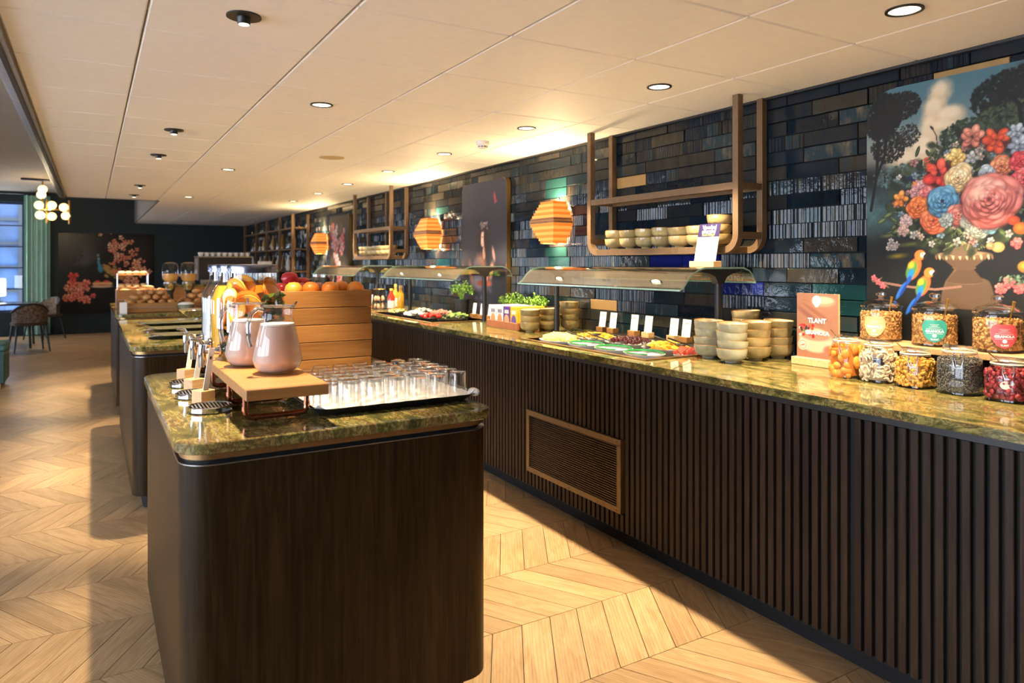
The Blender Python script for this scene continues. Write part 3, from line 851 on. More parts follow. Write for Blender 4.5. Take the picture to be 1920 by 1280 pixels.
# ------------------------------------------------------------------ painted panels (colours stored on a fine mesh)
def srgb(c): return np.where(np.asarray(c) <= .04045, np.asarray(c)/12.92, ((np.asarray(c)+.055)/1.055)**2.4)
class Canvas:
    """v up, u right, both in metres; painted in display colours 0..255"""
    def __init__(s, w, h, res, base):
        s.w, s.h, s.res = w, h, res; s.nu, s.nv = int(w/res)+1, int(h/res)+1
        s.U, s.V = np.meshgrid(np.linspace(0, w, s.nu), np.linspace(0, h, s.nv))
        s.a = np.zeros((s.nv, s.nu, 3)) + np.array(base, float)
        s.r = np.random.default_rng(5)
    def noise(s, scale, octs=4, seed=0):
        r = np.random.default_rng(seed); out = np.zeros_like(s.U); amp = 1; tot = 0
        for o in range(octs):
            n = max(2, int(scale*2**o)); g = r.random((n+2, n+2))
            x = s.U/max(s.w, s.h)*n; y = s.V/max(s.w, s.h)*n
            i, j = np.minimum(x.astype(int), n), np.minimum(y.astype(int), n); fx, fy = x-i, y-j
            fx = fx*fx*(3-2*fx); fy = fy*fy*(3-2*fy)
            out += amp*(g[j, i]*(1-fx)*(1-fy)+g[j, i+1]*fx*(1-fy)+g[j+1, i]*(1-fx)*fy+g[j+1, i+1]*fx*fy); tot += amp; amp *= .55
        return out/tot
    def mix(s, mask, col): s.a += (np.array(col, float)-s.a)*np.clip(mask, 0, 1)[..., None]
    def ell(s, u, v, ru, rv=None, ang=0, col=(255,255,255), soft=.25, al=1.0, shade=0.0):
        rv = ru if rv is None else rv; R = max(ru, rv)*1.3
        i0, i1 = max(0, int((u-R)/s.res)), min(s.nu, int((u+R)/s.res)+2); j0, j1 = max(0, int((v-R)/s.res)), min(s.nv, int((v+R)/s.res)+2)
        if i0 >= i1 or j0 >= j1: return
        du = s.U[j0:j1, i0:i1]-u; dv = s.V[j0:j1, i0:i1]-v; c, n = math.cos(ang), math.sin(ang)
        x = (du*c+dv*n)/ru; y = (-du*n+dv*c)/rv; d = np.sqrt(x*x+y*y)
        m = np.clip((1-d)/max(soft, .02), 0, 1)*al
        colr = np.array(col, float) * (1 + shade*(x*.6+.2))[..., None] if shade else np.array(col, float)
        b = s.a[j0:j1, i0:i1]; b += (colr-b)*m[..., None]
    def flower(s, u, v, R, col, dark, rings=4, petals=8, seed=0, squash=1.0):
        r = random.Random(seed*31+7); col = np.array(col, float); dark = np.array(dark, float); R *= 1.14
        s.ell(u, v-.06*R, R*1.02, R*squash, 0, dark*.4, .25)
        for k in range(rings):
            q = 1-k/(rings+.4); n = max(3, int(petals*(.45+.55*q)))
            order = list(range(n)); r.shuffle(order)
            for i in order:
                a = 2*PI*i/n + k*.7 + r.uniform(-.3, .3); rr = R*q*r.uniform(.50, .70)
                pu, pv = u+rr*math.cos(a), v+rr*math.sin(a)*squash
                L, W = R*q*r.uniform(.36, .50)+.002, R*q*r.uniform(.26, .36)+.002
                t = r.uniform(.15, 1.0)*(.75+.25*math.sin(a)); c = dark + (col-dark)*t
                o = a + PI/2*(1 if rings > 3 else 0) + r.uniform(-.3, .3)
                s.ell(pu, pv-.05*R, L*1.06, W*1.08, o, dark*.5, .3, .8)
                s.ell(pu, pv, L, W, o, c*.86, .22)
                s.ell(pu+.10*R*q*math.cos(a), pv+.10*R*q*math.sin(a), L*.72, W*.62, o, np.minimum(c*1.16+10, 255), .8, .9)
                for _ in range(2):
                    x = r.uniform(-.5, .5); s.ell(pu+L*x*math.cos(o), pv+L*x*math.sin(o), L*.5, W*.07, o+r.uniform(-.4, .4), c*.7, .5, .5)
        s.ell(u, v, R*.10, None, 0, dark*.55, .7, .8)
    def leaf(s, u, v, L, W, ang, col):
        s.ell(u, v, L, W, ang, [c*.5 for c in col], .25); s.ell(u, v+.001, L*.9, W*.72, ang, col, .5, .9)
        s.ell(u, v, L*.85, W*.08, ang, [min(255, c*1.5) for c in col], .5, .6)
    def stroke(s, pts, w, col):
        for (a, b), (c, d) in zip(pts[:-1], pts[1:]):
            n = max(2, int(math.hypot(c-a, d-b)/(w*.6)))
            for k in range(n+1):
                t = k/n; s.ell(a+(c-a)*t, b+(d-b)*t, w, None, 0, col, .3)
    def foliage(s, u, v, ru, rv, n, col, size, seed=0, var=.4):
        r = random.Random(seed)
        for _ in range(n):
            a = r.uniform(0, 2*PI); q = math.sqrt(r.random()); k = 1+r.uniform(-var, var)
            s.ell(u+ru*q*math.cos(a), v+rv*q*math.sin(a), size*r.uniform(.6, 1.6), size*r.uniform(.4, 1), r.uniform(0, PI), [c*k for c in col], .6, .85)
    def mesh(s, name, place, mask=None, rough=.35):
        lin = srgb(np.clip(s.a, 0, 255)/255.0)
        nv, nu = s.nv, s.nu
        co = np.array(place(s.U.ravel(), s.V.ravel())).T
        idx = np.arange(nu*nv).reshape(nv, nu)
        q = np.stack([idx[:-1, :-1], idx[:-1, 1:], idx[1:, 1:], idx[1:, :-1]], -1).reshape(-1, 4)
        if mask is not None:
            keep = mask(s.U, s.V).ravel(); q = q[keep[q].all(1)]
        me = bpy.data.meshes.new(name); me.vertices.add(len(co)); me.vertices.foreach_set('co', co.ravel())
        me.loops.add(len(q)*4); me.loops.foreach_set('vertex_index', q.ravel().astype(np.int32))
        me.polygons.add(len(q)); me.polygons.foreach_set('loop_start', np.arange(0, len(q)*4, 4, dtype=np.int32))
        me.update(calc_edges=True); me.validate()
        at = me.color_attributes.new('paint', 'FLOAT_COLOR', 'POINT')
        at.data.foreach_set('color', np.concatenate([lin.reshape(-1, 3), np.ones((nu*nv, 1))], 1).ravel())
        m, nt, b = newmat(name+'_print'); an = nt.nodes.new('ShaderNodeAttribute'); an.attribute_name = 'paint'
        nt.links.new(an.outputs['Color'], b.inputs['Base Color']); b.inputs['Roughness'].default_value = rough
        b.inputs['Specular IOR Level'].default_value = .3
        bump(nt, b, noise(nt, mapped(nt, (1,1,1)), 300), .03, .001)
        me.materials.append(m); return me
def rounded_mask(w, h, r, corners=('tl', 'tr')):
    def f(U, V):
        k = np.ones_like(U, bool)
        if 'tl' in corners: k &= ~((U < r) & (V > h-r) & ((U-r)**2+(V-h+r)**2 > r*r))
        if 'tr' in corners: k &= ~((U > w-r) & (V > h-r) & ((U-w+r)**2+(V-h+r)**2 > r*r))
        return k
    return f
def arch(w, h, r, seg=8):
    p = [(0, 0), (w, 0)]
    for k in range(seg+1): a = PI/2*k/seg; p.append((w-r+r*math.cos(a), h-r+r*math.sin(a)))
    for k in range(seg+1): a = PI/2+PI/2*k/seg; p.append((r+r*math.cos(a), h-r+r*math.sin(a)))
    return p
def wall_panel(name, label, y_left, w, h, z0, x_face, th, r, canvas, edge_mat, edge_label, rough=.55):
    t = thing(name, label, 'painting', (x_face, y_left-w/2, z0))
    # u runs towards smaller y (left to right as seen from the room)
    core = MB().prism(arch(w, h, r), 0, th)
    core.v = [(x_face+p[2]+.001, y_left-p[0], z0+p[1]) for p in core.v]; core.f = [q[::-1] for q in core.f]
    part('panel_edge', core, edge_mat, t, world=True, label=edge_label)
    me = canvas.mesh(name, lambda U, V: (np.zeros_like(U), w/2-U, V), rounded_mask(w, h, r), rough)
    link('print', me, t)
    return t

# --- large flower piece with urn and two macaws
C = Canvas(1.0, 1.185, .0026, (14, 15, 14))
n1, n2, n3 = C.noise(5, 5, 1), C.noise(9, 5, 2), C.noise(3, 4, 3)
sky = np.clip((C.V-.80)/.12+(n1-.5)*1.0, 0, 1)*np.clip((.70-C.U)/.15, 0, 1)
C.mix(sky, (92, 112, 114)); C.mix(sky*np.clip((C.V-1.0)/.15, 0, 1)*.8, (60, 98, 112))
C.mix(sky*np.clip((1.02-C.V)/.15, 0, 1)*.75, (150, 140, 122))
cl = lambda u, v, ru, rv: np.clip(1.25-((C.U-u)/ru)**2-((C.V-v)/rv)**2+(n2-.5)*2.2, 0, 1)
for u, v, ru, rv in ((.32, 1.13, .055, .06), (.30, 1.05, .05, .08), (.36, 1.02, .07, .05), (.28, .97, .05, .08), (.34, .98, .08, .04), (.20, .87, .14, .06), (.25, .91, .06, .06)):
    C.mix(cl(u, v, ru, rv)*.8, (196, 172, 138)); C.mix(cl(u-.006, v+.012, ru*.6, rv*.6)*.6, (226, 208, 178))
C.mix(np.clip((.80-C.V)/.06, 0, 1)*np.clip((C.V-.50)/.1, 0, 1)*np.clip((.26-C.U)/.12, 0, 1)*np.clip(n2*2-.4, 0, 1), (66, 98, 100))
C.foliage(.15, .80, .12, .05, 260, (70, 92, 88), .009, 3)
C.foliage(.44, .93, .12, .07, 420, (36, 48, 30), .010, 4); C.foliage(.36, .83, .10, .06, 260, (40, 54, 34), .009, 5)
C.foliage(.60, 1.06, .16, .10, 900, (14, 17, 13), .011, 6); C.foliage(.72, 1.08, .2, .1, 700, (16, 18, 14), .012, 16)
C.foliage(.60, .98, .14, .06, 400, (48, 58, 38), .010, 17)
C.stroke([(.62, .92), (.61, 1.02), (.55, 1.10)], .009, (16, 13, 10)); C.stroke([(.61, 1.0), (.68, 1.1)], .006, (16, 13, 10))
C.foliage(.07, 1.07, .09, .10, 1500, (13, 12, 10), .009, 7); C.foliage(.16, 1.10, .08, .06, 500, (17, 16, 12), .008, 8)
C.foliage(.10, .93, .08, .07, 500, (20, 18, 13), .007, 9); C.foliage(.19, .97, .05, .05, 180, (30, 27, 20), .006, 10)
C.stroke([(.02, .66), (.045, .80), (.055, .95), (.03, 1.08)], .008, (12, 9, 7)); C.stroke([(.045, .80), (.085, .9), (.10, 1.05)], .007, (12, 9, 7))
C.mix(np.clip((.62-C.V)/.06, 0, 1)*np.clip(n2*1.6-.9, 0, 1)*.5, (52, 60, 36))
for u, v, ru, rv, c in ((.14, .455, .06, .016, (118, 108, 22)), (.20, .505, .10, .014, (84, 92, 34)), (.28, .50, .08, .02, (60, 74, 34)), (.10, .545, .05, .012, (110, 112, 48))):
    C.ell(u, v, ru, rv, .1, c, .9, .85)
# urn
ur = (150, 116, 84)
def ring(u, v, ru, rv, c): C.ell(u, v, ru, rv, 0, [x*.55 for x in c], .12); C.ell(u-.008, v+.003, ru*.9, rv*.75, 0, c, .5)
for k in range(40):
    t = k/39; v = .26+.09*t; ring(.425, v, .105-.02*t*t, .022, ur)
for k in range(20):
    t = k/19; ring(.415, .352+.05*t, .075-.042*t, .012, (138, 106, 76))
ring(.414, .405, .048, .010, ur)
for k in range(16):
    t = k/15; ring(.412, .412+.045*t, .045+.06*t, .014, (146, 112, 82))
ring(.41, .458, .112, .016, (172, 138, 104))
for k in range(17): C.ell(.305+.0132*k, .448, .006, .014, .2, (196, 160, 122) if k % 2 else (104, 78, 54), .5)
for k in range(16):
    t = k/15; ring(.405, .465+.04*t, .06+.005*t, .014, (176, 142, 110))
# greenery under the bouquet
for k in range(150):
    r_ = random.Random(k); u = r_.uniform(.10, .75); v = .50+.14*r_.random()+.35*abs(u-.42)*r_.random()
    C.leaf(u, v, r_.uniform(.016, .034), r_.uniform(.005, .011), r_.uniform(0, PI), r_.choice(((44, 56, 34), (74, 84, 44), (30, 38, 26), (96, 104, 62))))
for k in range(60):
    r_ = random.Random(k+500); u = r_.uniform(.22, .72); v = r_.uniform(.66, .92)
    C.leaf(u, v, r_.uniform(.014, .03), r_.uniform(.004, .009), r_.uniform(.6, 2.4), r_.choice(((62, 70, 40), (88, 94, 54), (34, 42, 26))))
for k in range(26):
    r_ = random.Random(k+90); C.stroke([(.41+r_.uniform(-.09, .09), .49+r_.uniform(-.02, .02)), (.41+r_.uniform(-.05, .05), .55+r_.uniform(-.02, .04))], .0035, r_.choice(((70, 86, 46), (120, 126, 78), (40, 54, 32))))
for u, v in ((.07, .61), (.10, .635), (.14, .565), (.19, .555)): C.leaf(u, v, .028, .012, .5, (104, 118, 74))
C.leaf(.553, .535, .040, .022, 2.3, (96, 116, 60)); C.leaf(.36, .565, .034, .018, .6, (112, 126, 84)); C.leaf(.33, .55, .02, .012, 1.2, (84, 96, 60))
C.stroke([(.43, .80), (.47, .87), (.53, .885)], .004, (62, 74, 44)); C.stroke([(.46, .79), (.52, .82), (.56, .80)], .005, (98, 98, 46)); C.stroke([(.44, .80), (.455, .90)], .003, (74, 88, 52)); C.stroke([(.40, .80), (.37, .88), (.40, .92)], .003, (70, 80, 50))
for k in range(150):
    r_ = random.Random(k+900); a_ = r_.uniform(0, 2*PI); q_ = math.sqrt(r_.random()); u = .42+.32*q_*math.cos(a_); v = .70+.25*q_*math.sin(a_)
    C.ell(u, v, .03, .02, r_.uniform(0, 3), r_.choice(((22, 26, 18), (34, 42, 26), (52, 60, 36))), .6, .9)
for k in range(110):
    r_ = random.Random(k+700); a_ = r_.uniform(0, 2*PI); q_ = math.sqrt(r_.random()); u = .43+.31*q_*math.cos(a_); v = .70+.23*q_*math.sin(a_)
    c_ = r_.choice(((206, 204, 190), (150, 180, 190), (226, 196, 170), (214, 150, 140), (110, 124, 84), (96, 110, 66), (190, 190, 170)))
    C.flower(u, v, r_.uniform(.008, .016), c_, [x*.55 for x in c_], 1, 5, k)
# blossoms: u, v, radius, light, dark, rings, petals
for k, (u, v, R, a, b, rg, pt) in enumerate((
    (.445, .925, .044, (224, 150, 122), (172, 92, 74), 2, 6), (.532, .898, .045, (246, 108, 62), (196, 66, 34), 2, 6), (.60, .92, .028, (198, 204, 206), (120, 128, 134), 2, 6),
    (.61, .87, .032, (204, 208, 216), (110, 116, 130), 2, 6), (.383, .848, .036, (246, 214, 132), (206, 160, 80), 3, 6), (.443, .842, .022, (216, 214, 200), (140, 140, 136), 2, 5),
    (.549, .795, .040, (238, 156, 108), (186, 96, 60), 4, 10), (.614, .806, .036, (244, 106, 100), (188, 46, 52), 5, 8), (.625, .736, .042, (244, 128, 118), (198, 62, 62), 4, 12),
    (.70, .84, .05, (236, 190, 150), (180, 110, 90), 4, 9), (.72, .72, .055, (238, 150, 110), (180, 70, 50), 4, 9), (.72, .60, .05, (236, 110, 60), (170, 60, 30), 3, 8), (.80, .70, .05, (210, 200, 190), (130, 120, 120), 3, 8),
    (.495, .775, .030, (206, 216, 214), (130, 146, 150), 4, 10), (.568, .735, .026, (226, 84, 82), (170, 40, 44), 3, 8), (.234, .735, .036, (230, 178, 172), (170, 112, 112), 3, 12),
    (.276, .715, .036, (242, 150, 146), (206, 96, 96), 4, 9), (.315, .79, .054, (246, 98, 74), (196, 46, 36), 2, 5), (.391, .768, .054, (250, 224, 176), (226, 178, 120), 6, 9),
    (.154, .70, .030, (248, 164, 78), (206, 112, 42), 2, 5), (.231, .662, .046, (250, 146, 74), (222, 94, 42), 4, 9), (.178, .605, .026, (232, 206, 196), (176, 144, 136), 3, 8), (.165, .565, .022, (228, 190, 176), (170, 130, 120), 3, 8),
    (.293, .60, .052, (252, 146, 92), (232, 98, 58), 4, 8), (.329, .68, .062, (146, 198, 220), (62, 120, 156), 6, 10), (.393, .617, .044, (246, 168, 146), (206, 102, 88), 6, 8),
    (.345, .60, .026, (212, 216, 204), (136, 146, 138), 3, 9), (.45, .595, .046, (226, 226, 206), (150, 156, 140), 5, 14), (.47, .555, .034, (214, 216, 196), (140, 146, 130), 4, 12), (.508, .57, .030, (174, 208, 210), (96, 138, 146), 4, 8),
    (.505, .672, .104, (250, 172, 152), (226, 104, 92), 7, 14))):
    C.flower(u, v, R, a, b, rg, pt, k)
C.ell(.46, .70, .05, .04, .4, (255, 222, 190), .9, .75); C.ell(.329, .678, .010, None, 0, (40, 44, 60), .5); C.ell(.315, .79, .012, None, 0, (60, 30, 20), .5)
for k in range(7): C.flower(.10+.016*(k % 3)+.006*(k//3), .49+.016*(k//3), .010, (206, 196, 186), (120, 110, 110), 1, 5, k)
for u, v, r_, c in ((.537, .485, .026, (232, 184, 106)), (.51, .49, .018, (206, 148, 100)), (.591, .585, .024, (222, 86, 44)), (.615, .555, .030, (232, 116, 42)), (.63, .41, .03, (196, 132, 44))):
    C.ell(u, v, r_, r_*.85, 0, [x*.7 for x in c], .2); C.ell(u-.004, v+.004, r_*.7, r_*.6, 0, c, .7)
for k, (u, v) in enumerate(((.545, .325), (.575, .35), (.61, .33), (.66, .34), (.60, .50))): C.flower(u, v, .019, (246, 132, 122), (198, 70, 72), 3, 7, k+40)
C.foliage(.59, .36, .05, .02, 40, (84, 108, 84), .007, 44)
# macaws and branch
C.stroke([(.03, .345), (.10, .335), (.17, .325), (.30, .315), (.40, .33)], .006, (126, 92, 78))
C.stroke([(.05, .345), (.07, .36)], .003, (120, 86, 70)); C.stroke([(.08, .335), (.10, .318)], .003, (120, 86, 70))
for u, v in ((.035, .358), (.075, .325), (.055, .34)): C.flower(u, v, .012, (238, 138, 136), (190, 80, 86), 2, 5, 3)
def macaw(u, v, s):
    a = 1.15
    C.ell(u-.052*s, v-.09*s, .052*s, .011*s, 1.05, (34, 92, 176), .3); C.ell(u-.040*s, v-.085*s, .044*s, .007*s, 1.05, (20, 50, 130), .3)
    C.ell(u+.004*s, v+.004*s, .056*s, .030*s, a, (226, 96, 42), .2)
    C.ell(u+.030*s, v+.062*s, .026*s, .024*s, .3, (238, 112, 46), .2)
    C.ell(u-.006*s, v, .046*s, .024*s, a, (66, 124, 54), .3); C.ell(u-.008*s, v+.020*s, .022*s, .018*s, a, (198, 160, 40), .6)
    C.ell(u-.010*s, v-.022*s, .034*s, .016*s, a+.1, (34, 116, 176), .4); C.ell(u-.018*s, v-.045*s, .026*s, .010*s, a, (26, 66, 150), .4)
    C.ell(u+.042*s, v+.062*s, .013*s, .013*s, 0, (232, 222, 206), .3); C.ell(u+.052*s, v+.056*s, .009*s, .014*s, -.5, (30, 26, 24), .3); C.ell(u+.040*s, v+.066*s, .003*s, None, 0, (16, 14, 12), .3)
macaw(.208, .396, 1.0); macaw(.248, .326, .95)
C.ell(.205, .775, .026, .010, -.9, (24, 30, 54), .3); C.ell(.215, .762, .014, .007, -.9, (224, 130, 50), .4); C.ell(.194, .788, .009, None, 0, (26, 34, 70), .3)
for k in range(5): C.ell(.263+.004*k, .86-.012*k, .016, .005, .3, (204, 66, 42), .4)
C.stroke([(.31, .90), (.305, .95), (.29, .98)], .0025, (50, 44, 34)); C.ell(.287, .985, .014, .006, -.9, (50, 36, 34), .4)
wall_panel('flower_painting', 'large painting of bouquet in urn with two macaws on the tiled wall', 1.93, 1.0, 1.185, .98, 3.0, .024, .13, C, MT['black'], 'black panel edge')

# --- dark portrait panel
C = Canvas(.83, 1.19, .0048, (46, 46, 56))
n1 = C.noise(4, 5, 8); C.mix(np.clip(1.15-C.V, 0, 1)*.75*n1*1.3, (28, 28, 36)); C.mix(np.clip((C.V-.85)/.3, 0, 1)*.4, (66, 66, 76))
C.ell(.53, .62, .14, .22, 0, (30, 25, 26), .6); C.foliage(.53, .74, .13, .07, 200, (44, 36, 34), .014, 1)
C.ell(.46, .44, .13, .15, 0, (134, 96, 82), .5); C.ell(.40, .38, .10, .16, .2, (96, 92, 110), .6)
C.ell(.53, .56, .034, .07, 0, (176, 130, 108), .3); C.ell(.51, .685, .058, .085, -.1, (206, 164, 142), .3); C.ell(.545, .675, .03, .07, -.1, (120, 84, 72), .6, .7)
C.ell(.495, .70, .012, .006, 0, (60, 40, 36), .4); C.ell(.53, .70, .010, .006, 0, (60, 40, 36), .4); C.ell(.502, .64, .016, .006, 0, (166, 84, 78), .5); C.ell(.505, .67, .006, .014, 0, (226, 186, 166), .6)
C.ell(.56, .66, .045, .17, .1, (34, 26, 26), .5); C.ell(.455, .66, .02, .15, -.1, (40, 32, 30), .6); C.ell(.51, .775, .07, .035, 0, (44, 34, 32), .5)
for k in range(22):
    r_ = random.Random(k); C.flower(.45+.14*r_.random(), .775+.05*r_.random(), .012, (168, 150, 146), (90, 76, 78), 1, 5, k)
C.ell(.46, .30, .25, .10, 0, (98, 96, 120), .8); C.ell(.28, .38, .05, .16, .3, (122, 84, 76), .6); C.ell(.70, .55, .03, .09, .3, (164, 118, 108), .6); C.ell(.66, .40, .05, .10, -.3, (184, 130, 116), .6)
C.ell(.56, .345, .055, .05, 0, (202, 126, 104), .4); C.ell(.50, .29, .15, .035, 0, (110, 56, 44), .5); C.ell(.62, .29, .06, .03, 0, (140, 72, 58), .5); C.ell(.10, .40, .05, .09, 0, (140, 92, 96), .8)
C.ell(.72, 1.04, .028, .06, .2, (150, 60, 72), .7); C.ell(.74, 1.0, .04, .02, .4, (136, 54, 66), .7)
for k in range(10):
    r_ = random.Random(k+60); C.ell(.2+.6*r_.random(), .04+.2*r_.random(), .04, .03, 0, (86, 86, 112), .9, .5)
C.a = np.roll(C.a, -20, axis=1); C.a = np.clip(C.a*1.15-6, 0, 255)
wall_panel('portrait_panel', 'dark painting of a long-haired figure with peaches on brass-edged panel', 5.95, .83, 1.19, .94, 2.985, .038, .06, C, MT['brass'], 'brass edge')
# --- far flower panel
C = Canvas(.9, 1.1, .010, (38, 32, 26))
C.foliage(.45, .5, .4, .5, 120, (64, 52, 38), .05, 2)
for k in range(46):
    r_ = random.Random(k+7); u = .40+.14*r_.gauss(0, 1)+.08*math.sin(k); v = .12+.85*r_.random()
    C.flower(u, v, r_.uniform(.04, .08), r_.choice(((222, 160, 160), (200, 190, 196), (226, 110, 104), (196, 170, 172))), r_.choice(((150, 90, 96), (140, 128, 140), (160, 60, 60))), 2, 7, k)
wall_panel('blossom_panel', 'narrow painting of pink blossoms on the wall beyond the second shelf', 10.24, .9, 1.1, .98, 2.985, .038, .05, C, MT['brass'], 'brass edge')

# --- peacock painting on the far wall
C = Canvas(1.70, 1.62, .0085, (15, 15, 16))
n1 = C.noise(5, 4, 9); C.mix(np.clip(1-((C.U-.42)/.30)**2-((C.V-1.22)/.28)**2+(n1-.5)*1.4, 0, 1)*.55, (92, 96, 88)); C.mix(np.clip(1-((C.U-1.35)/.4)**2-((C.V-1.2)/.5)**2, 0, 1)*.3, (70, 62, 56))
C.foliage(.2, 1.3, .25, .3, 200, (20, 22, 20), .04, 1)
for k in range(70):
    r_ = random.Random(k+20); q_ = r_.random(); C.ell(.80+.50*q_, .92-.24*q_+.10*r_.gauss(0, 1)*.6, .055, .03, -.5, r_.choice(((176, 116, 60), (150, 130, 56), (206, 110, 70), (120, 120, 62))), .5)
C.ell(.90, .86, .20, .09, -.35, (168, 132, 66), .6, .6); C.ell(1.05, .80, .20, .09, -.5, (206, 108, 76), .6, .7); C.ell(.73, .90, .06, .11, .1, (50, 116, 138), .4); C.ell(.70, 1.02, .03, .08, .1, (54, 120, 150), .4); C.ell(.70, 1.10, .03, .035, 0, (96, 140, 150), .4); C.ell(.69, 1.17, .03, .04, 0, (140, 150, 130), .7)
C.ell(.76, .53, .24, .03, 0, (186, 160, 130), .3); C.ell(.68, .585, .11, .055, 0, (206, 150, 104), .3); C.ell(.84, .585, .13, .055, 0, (212, 160, 108), .3); C.ell(.68, .635, .06, .03, 0, (196, 60, 54), .5); C.ell(.84, .635, .07, .03, 0, (200, 70, 60), .5); C.ell(.78, .56, .16, .02, 0, (176, 110, 70), .5)
for k in range(36):
    r_ = random.Random(k+3); u = .12+.38*r_.random(); v = .26+.36*r_.random()
    C.flower(u, v, r_.uniform(.04, .085), r_.choice(((248, 142, 112), (250, 172, 140), (244, 116, 78), (246, 200, 170))), r_.choice(((206, 92, 70), (196, 104, 84))), 2, 6, k)
C.flower(.26, .74, .085, (240, 92, 66), (190, 50, 40), 2, 6, 1); C.flower(.60, .34, .05, (232, 110, 90), (170, 60, 56), 2, 6, 2)
for k in range(60):
    r_ = random.Random(k+133); t = r_.random(); u = .95+.50*t+.10*r_.gauss(0, 1); v = 1.48-.62*t+.10*r_.gauss(0, 1)
    C.flower(u, v, r_.uniform(.024, .055), r_.choice(((250, 186, 150), (246, 160, 124), (250, 214, 180), (236, 128, 100))), (200, 116, 90), 1, 5, k)
for u, v, R in ((1.42, .90, .09), (1.50, .83, .07), (1.38, 1.02, .075), (1.27, .70, .07), (1.2, .62, .06), (1.35, .64, .08)): C.flower(u, v, R, (252, 184, 142), (226, 126, 92), 2, 6, int(u*100))
t = thing('peacock_painting', 'large dark painting of a peacock among flowers and pastries on the far teal wall', 'painting', (.28, YB, .41))
part('panel_edge', MB().box(-.57, 1.13, YB-.03, YB-.002, .41, 2.03), MT['black'], t, world=True)
link('print', C.mesh('peacock_painting', lambda U, V: (-.85+U, np.zeros_like(U)-.032, V)), t)
# ------------------------------------------------------------------ stoneware bowls
def bowl_meshes(R, H, mat):
    out = [(R*.42, 0), (R*.44, .004), (R*.45, .010), (R*.74, .016), (R*.93, H*.42), (R*.99, H*.75), (R, H-.003)]
    body = MB().lathe(out, 28); rim = MB().lathe([(R, H-.003), (R*.995, H), (R*.965, H), (R*.955, H-.003)], 28)
    ins = MB().lathe([(0, .014), (R*.5, .016), (R*.78, .024), (R*.91, H*.5), (R*.955, H-.003)][::-1], 28)
    bot = MB().lathe([(0, .001), (R*.42, 0)], 28)
    body.merge(bot)
    return body.mesh('body', mat, True, 50), rim.mesh('rim', MT['bowl_rim'], True, 60), ins.mesh('inside', MT['bowl_in'], True, 60)
BM = {'g': bowl_meshes(.072, .070, MT['bowl_grey']), 'y': bowl_meshes(.072, .070, MT['bowl'])}
def bowl(kind, loc, label, group, tilt=(0, 0), sc=1.0):
    t = thing('bowl', label, 'bowl', loc, random.uniform(0, 6), group)
    t.rotation_euler = (tilt[0], tilt[1], random.uniform(0, 6)); t.scale = (sc,)*3
    for nm, me in zip(('body', 'rim', 'inside'), BM[kind]): link(nm, me, t)
    return t
def bowl_stack(kind, x, y, z, n, desc, group, pitch=.036, sc=1.0):
    pos = ['bottom', 'second', 'third', 'fourth', 'fifth']
    for k in range(n):
        tl = (0, 0) if k == 0 else (random.uniform(-.05, .05), random.uniform(-.05, .05))
        nm = pos[k] if k < n-1 or n == 1 else 'top'
        bowl(kind, (x + (random.uniform(-.003, .003) if k else 0), y + (random.uniform(-.003, .003) if k else 0), z + k*pitch*sc + (.0035*k)), '%s bowl %s' % (nm, desc), group, tl, sc)
g = 'stoneware bowls stacked on the buffet worktop'
bowl_stack('g', 2.60, 2.35, ZC+.0005, 4, 'of the grey-green stack nearest the worktop edge', g)
bowl_stack('g', 2.635, 2.53, ZC+.0005, 4, 'of the grey-green stack at the corner of the fruit well', g)
bowl_stack('y', 2.77, 2.355, ZC+.0005, 4, 'of the olive stack between two other bowl stacks', g)
bowl_stack('y', 2.925, 2.35, ZC+.0005, 4, 'of the olive stack beside the granola sign', g)
bowl_stack('y', 2.885, 2.515, ZC+.0005, 5, 'of the olive stack behind the guard post', g)
g = 'stoneware bowls on the near hanging shelf'
ys = [3.588, 3.441, 3.293, 3.150, 3.005, 2.860, 2.712]
nm = ['at the lamp end of the near hanging shelf', 'second from the lamp end of the near hanging shelf', 'third from the lamp end of the near hanging shelf', 'in the middle of the near hanging shelf',
      'right of the middle of the near hanging shelf', 'behind the allergy sign on the near hanging shelf', 'at the painting end of the near hanging shelf']
for k, y in enumerate(ys):
    bowl_stack('y', 2.902, y, 1.4935, 3 if k == 6 else 2, 'of the stack ' + nm[k], g, pitch=.050, sc=.95)
g = 'stoneware bowls beside the cereal boxes'
for k, (x, y, d) in enumerate(((2.585, 4.115, 'at the front'), (2.745, 4.125, 'in the middle'), (2.90, 4.09, 'nearest the tiles'))):
    bowl_stack('y', x, y, ZC+.0005, 4 if k == 2 else 3, 'of the olive stack %s beside the cereal boxes' % d, g, pitch=.04)
g = 'stoneware bowls on the far hanging shelf'
for k, y in enumerate((8.46, 8.31, 8.16, 8.01, 7.86, 7.71, 7.55)):
    bowl_stack('y', 2.902, y, 1.4935, 2, 'of a small stack on the far hanging shelf', g, pitch=.05, sc=.95)

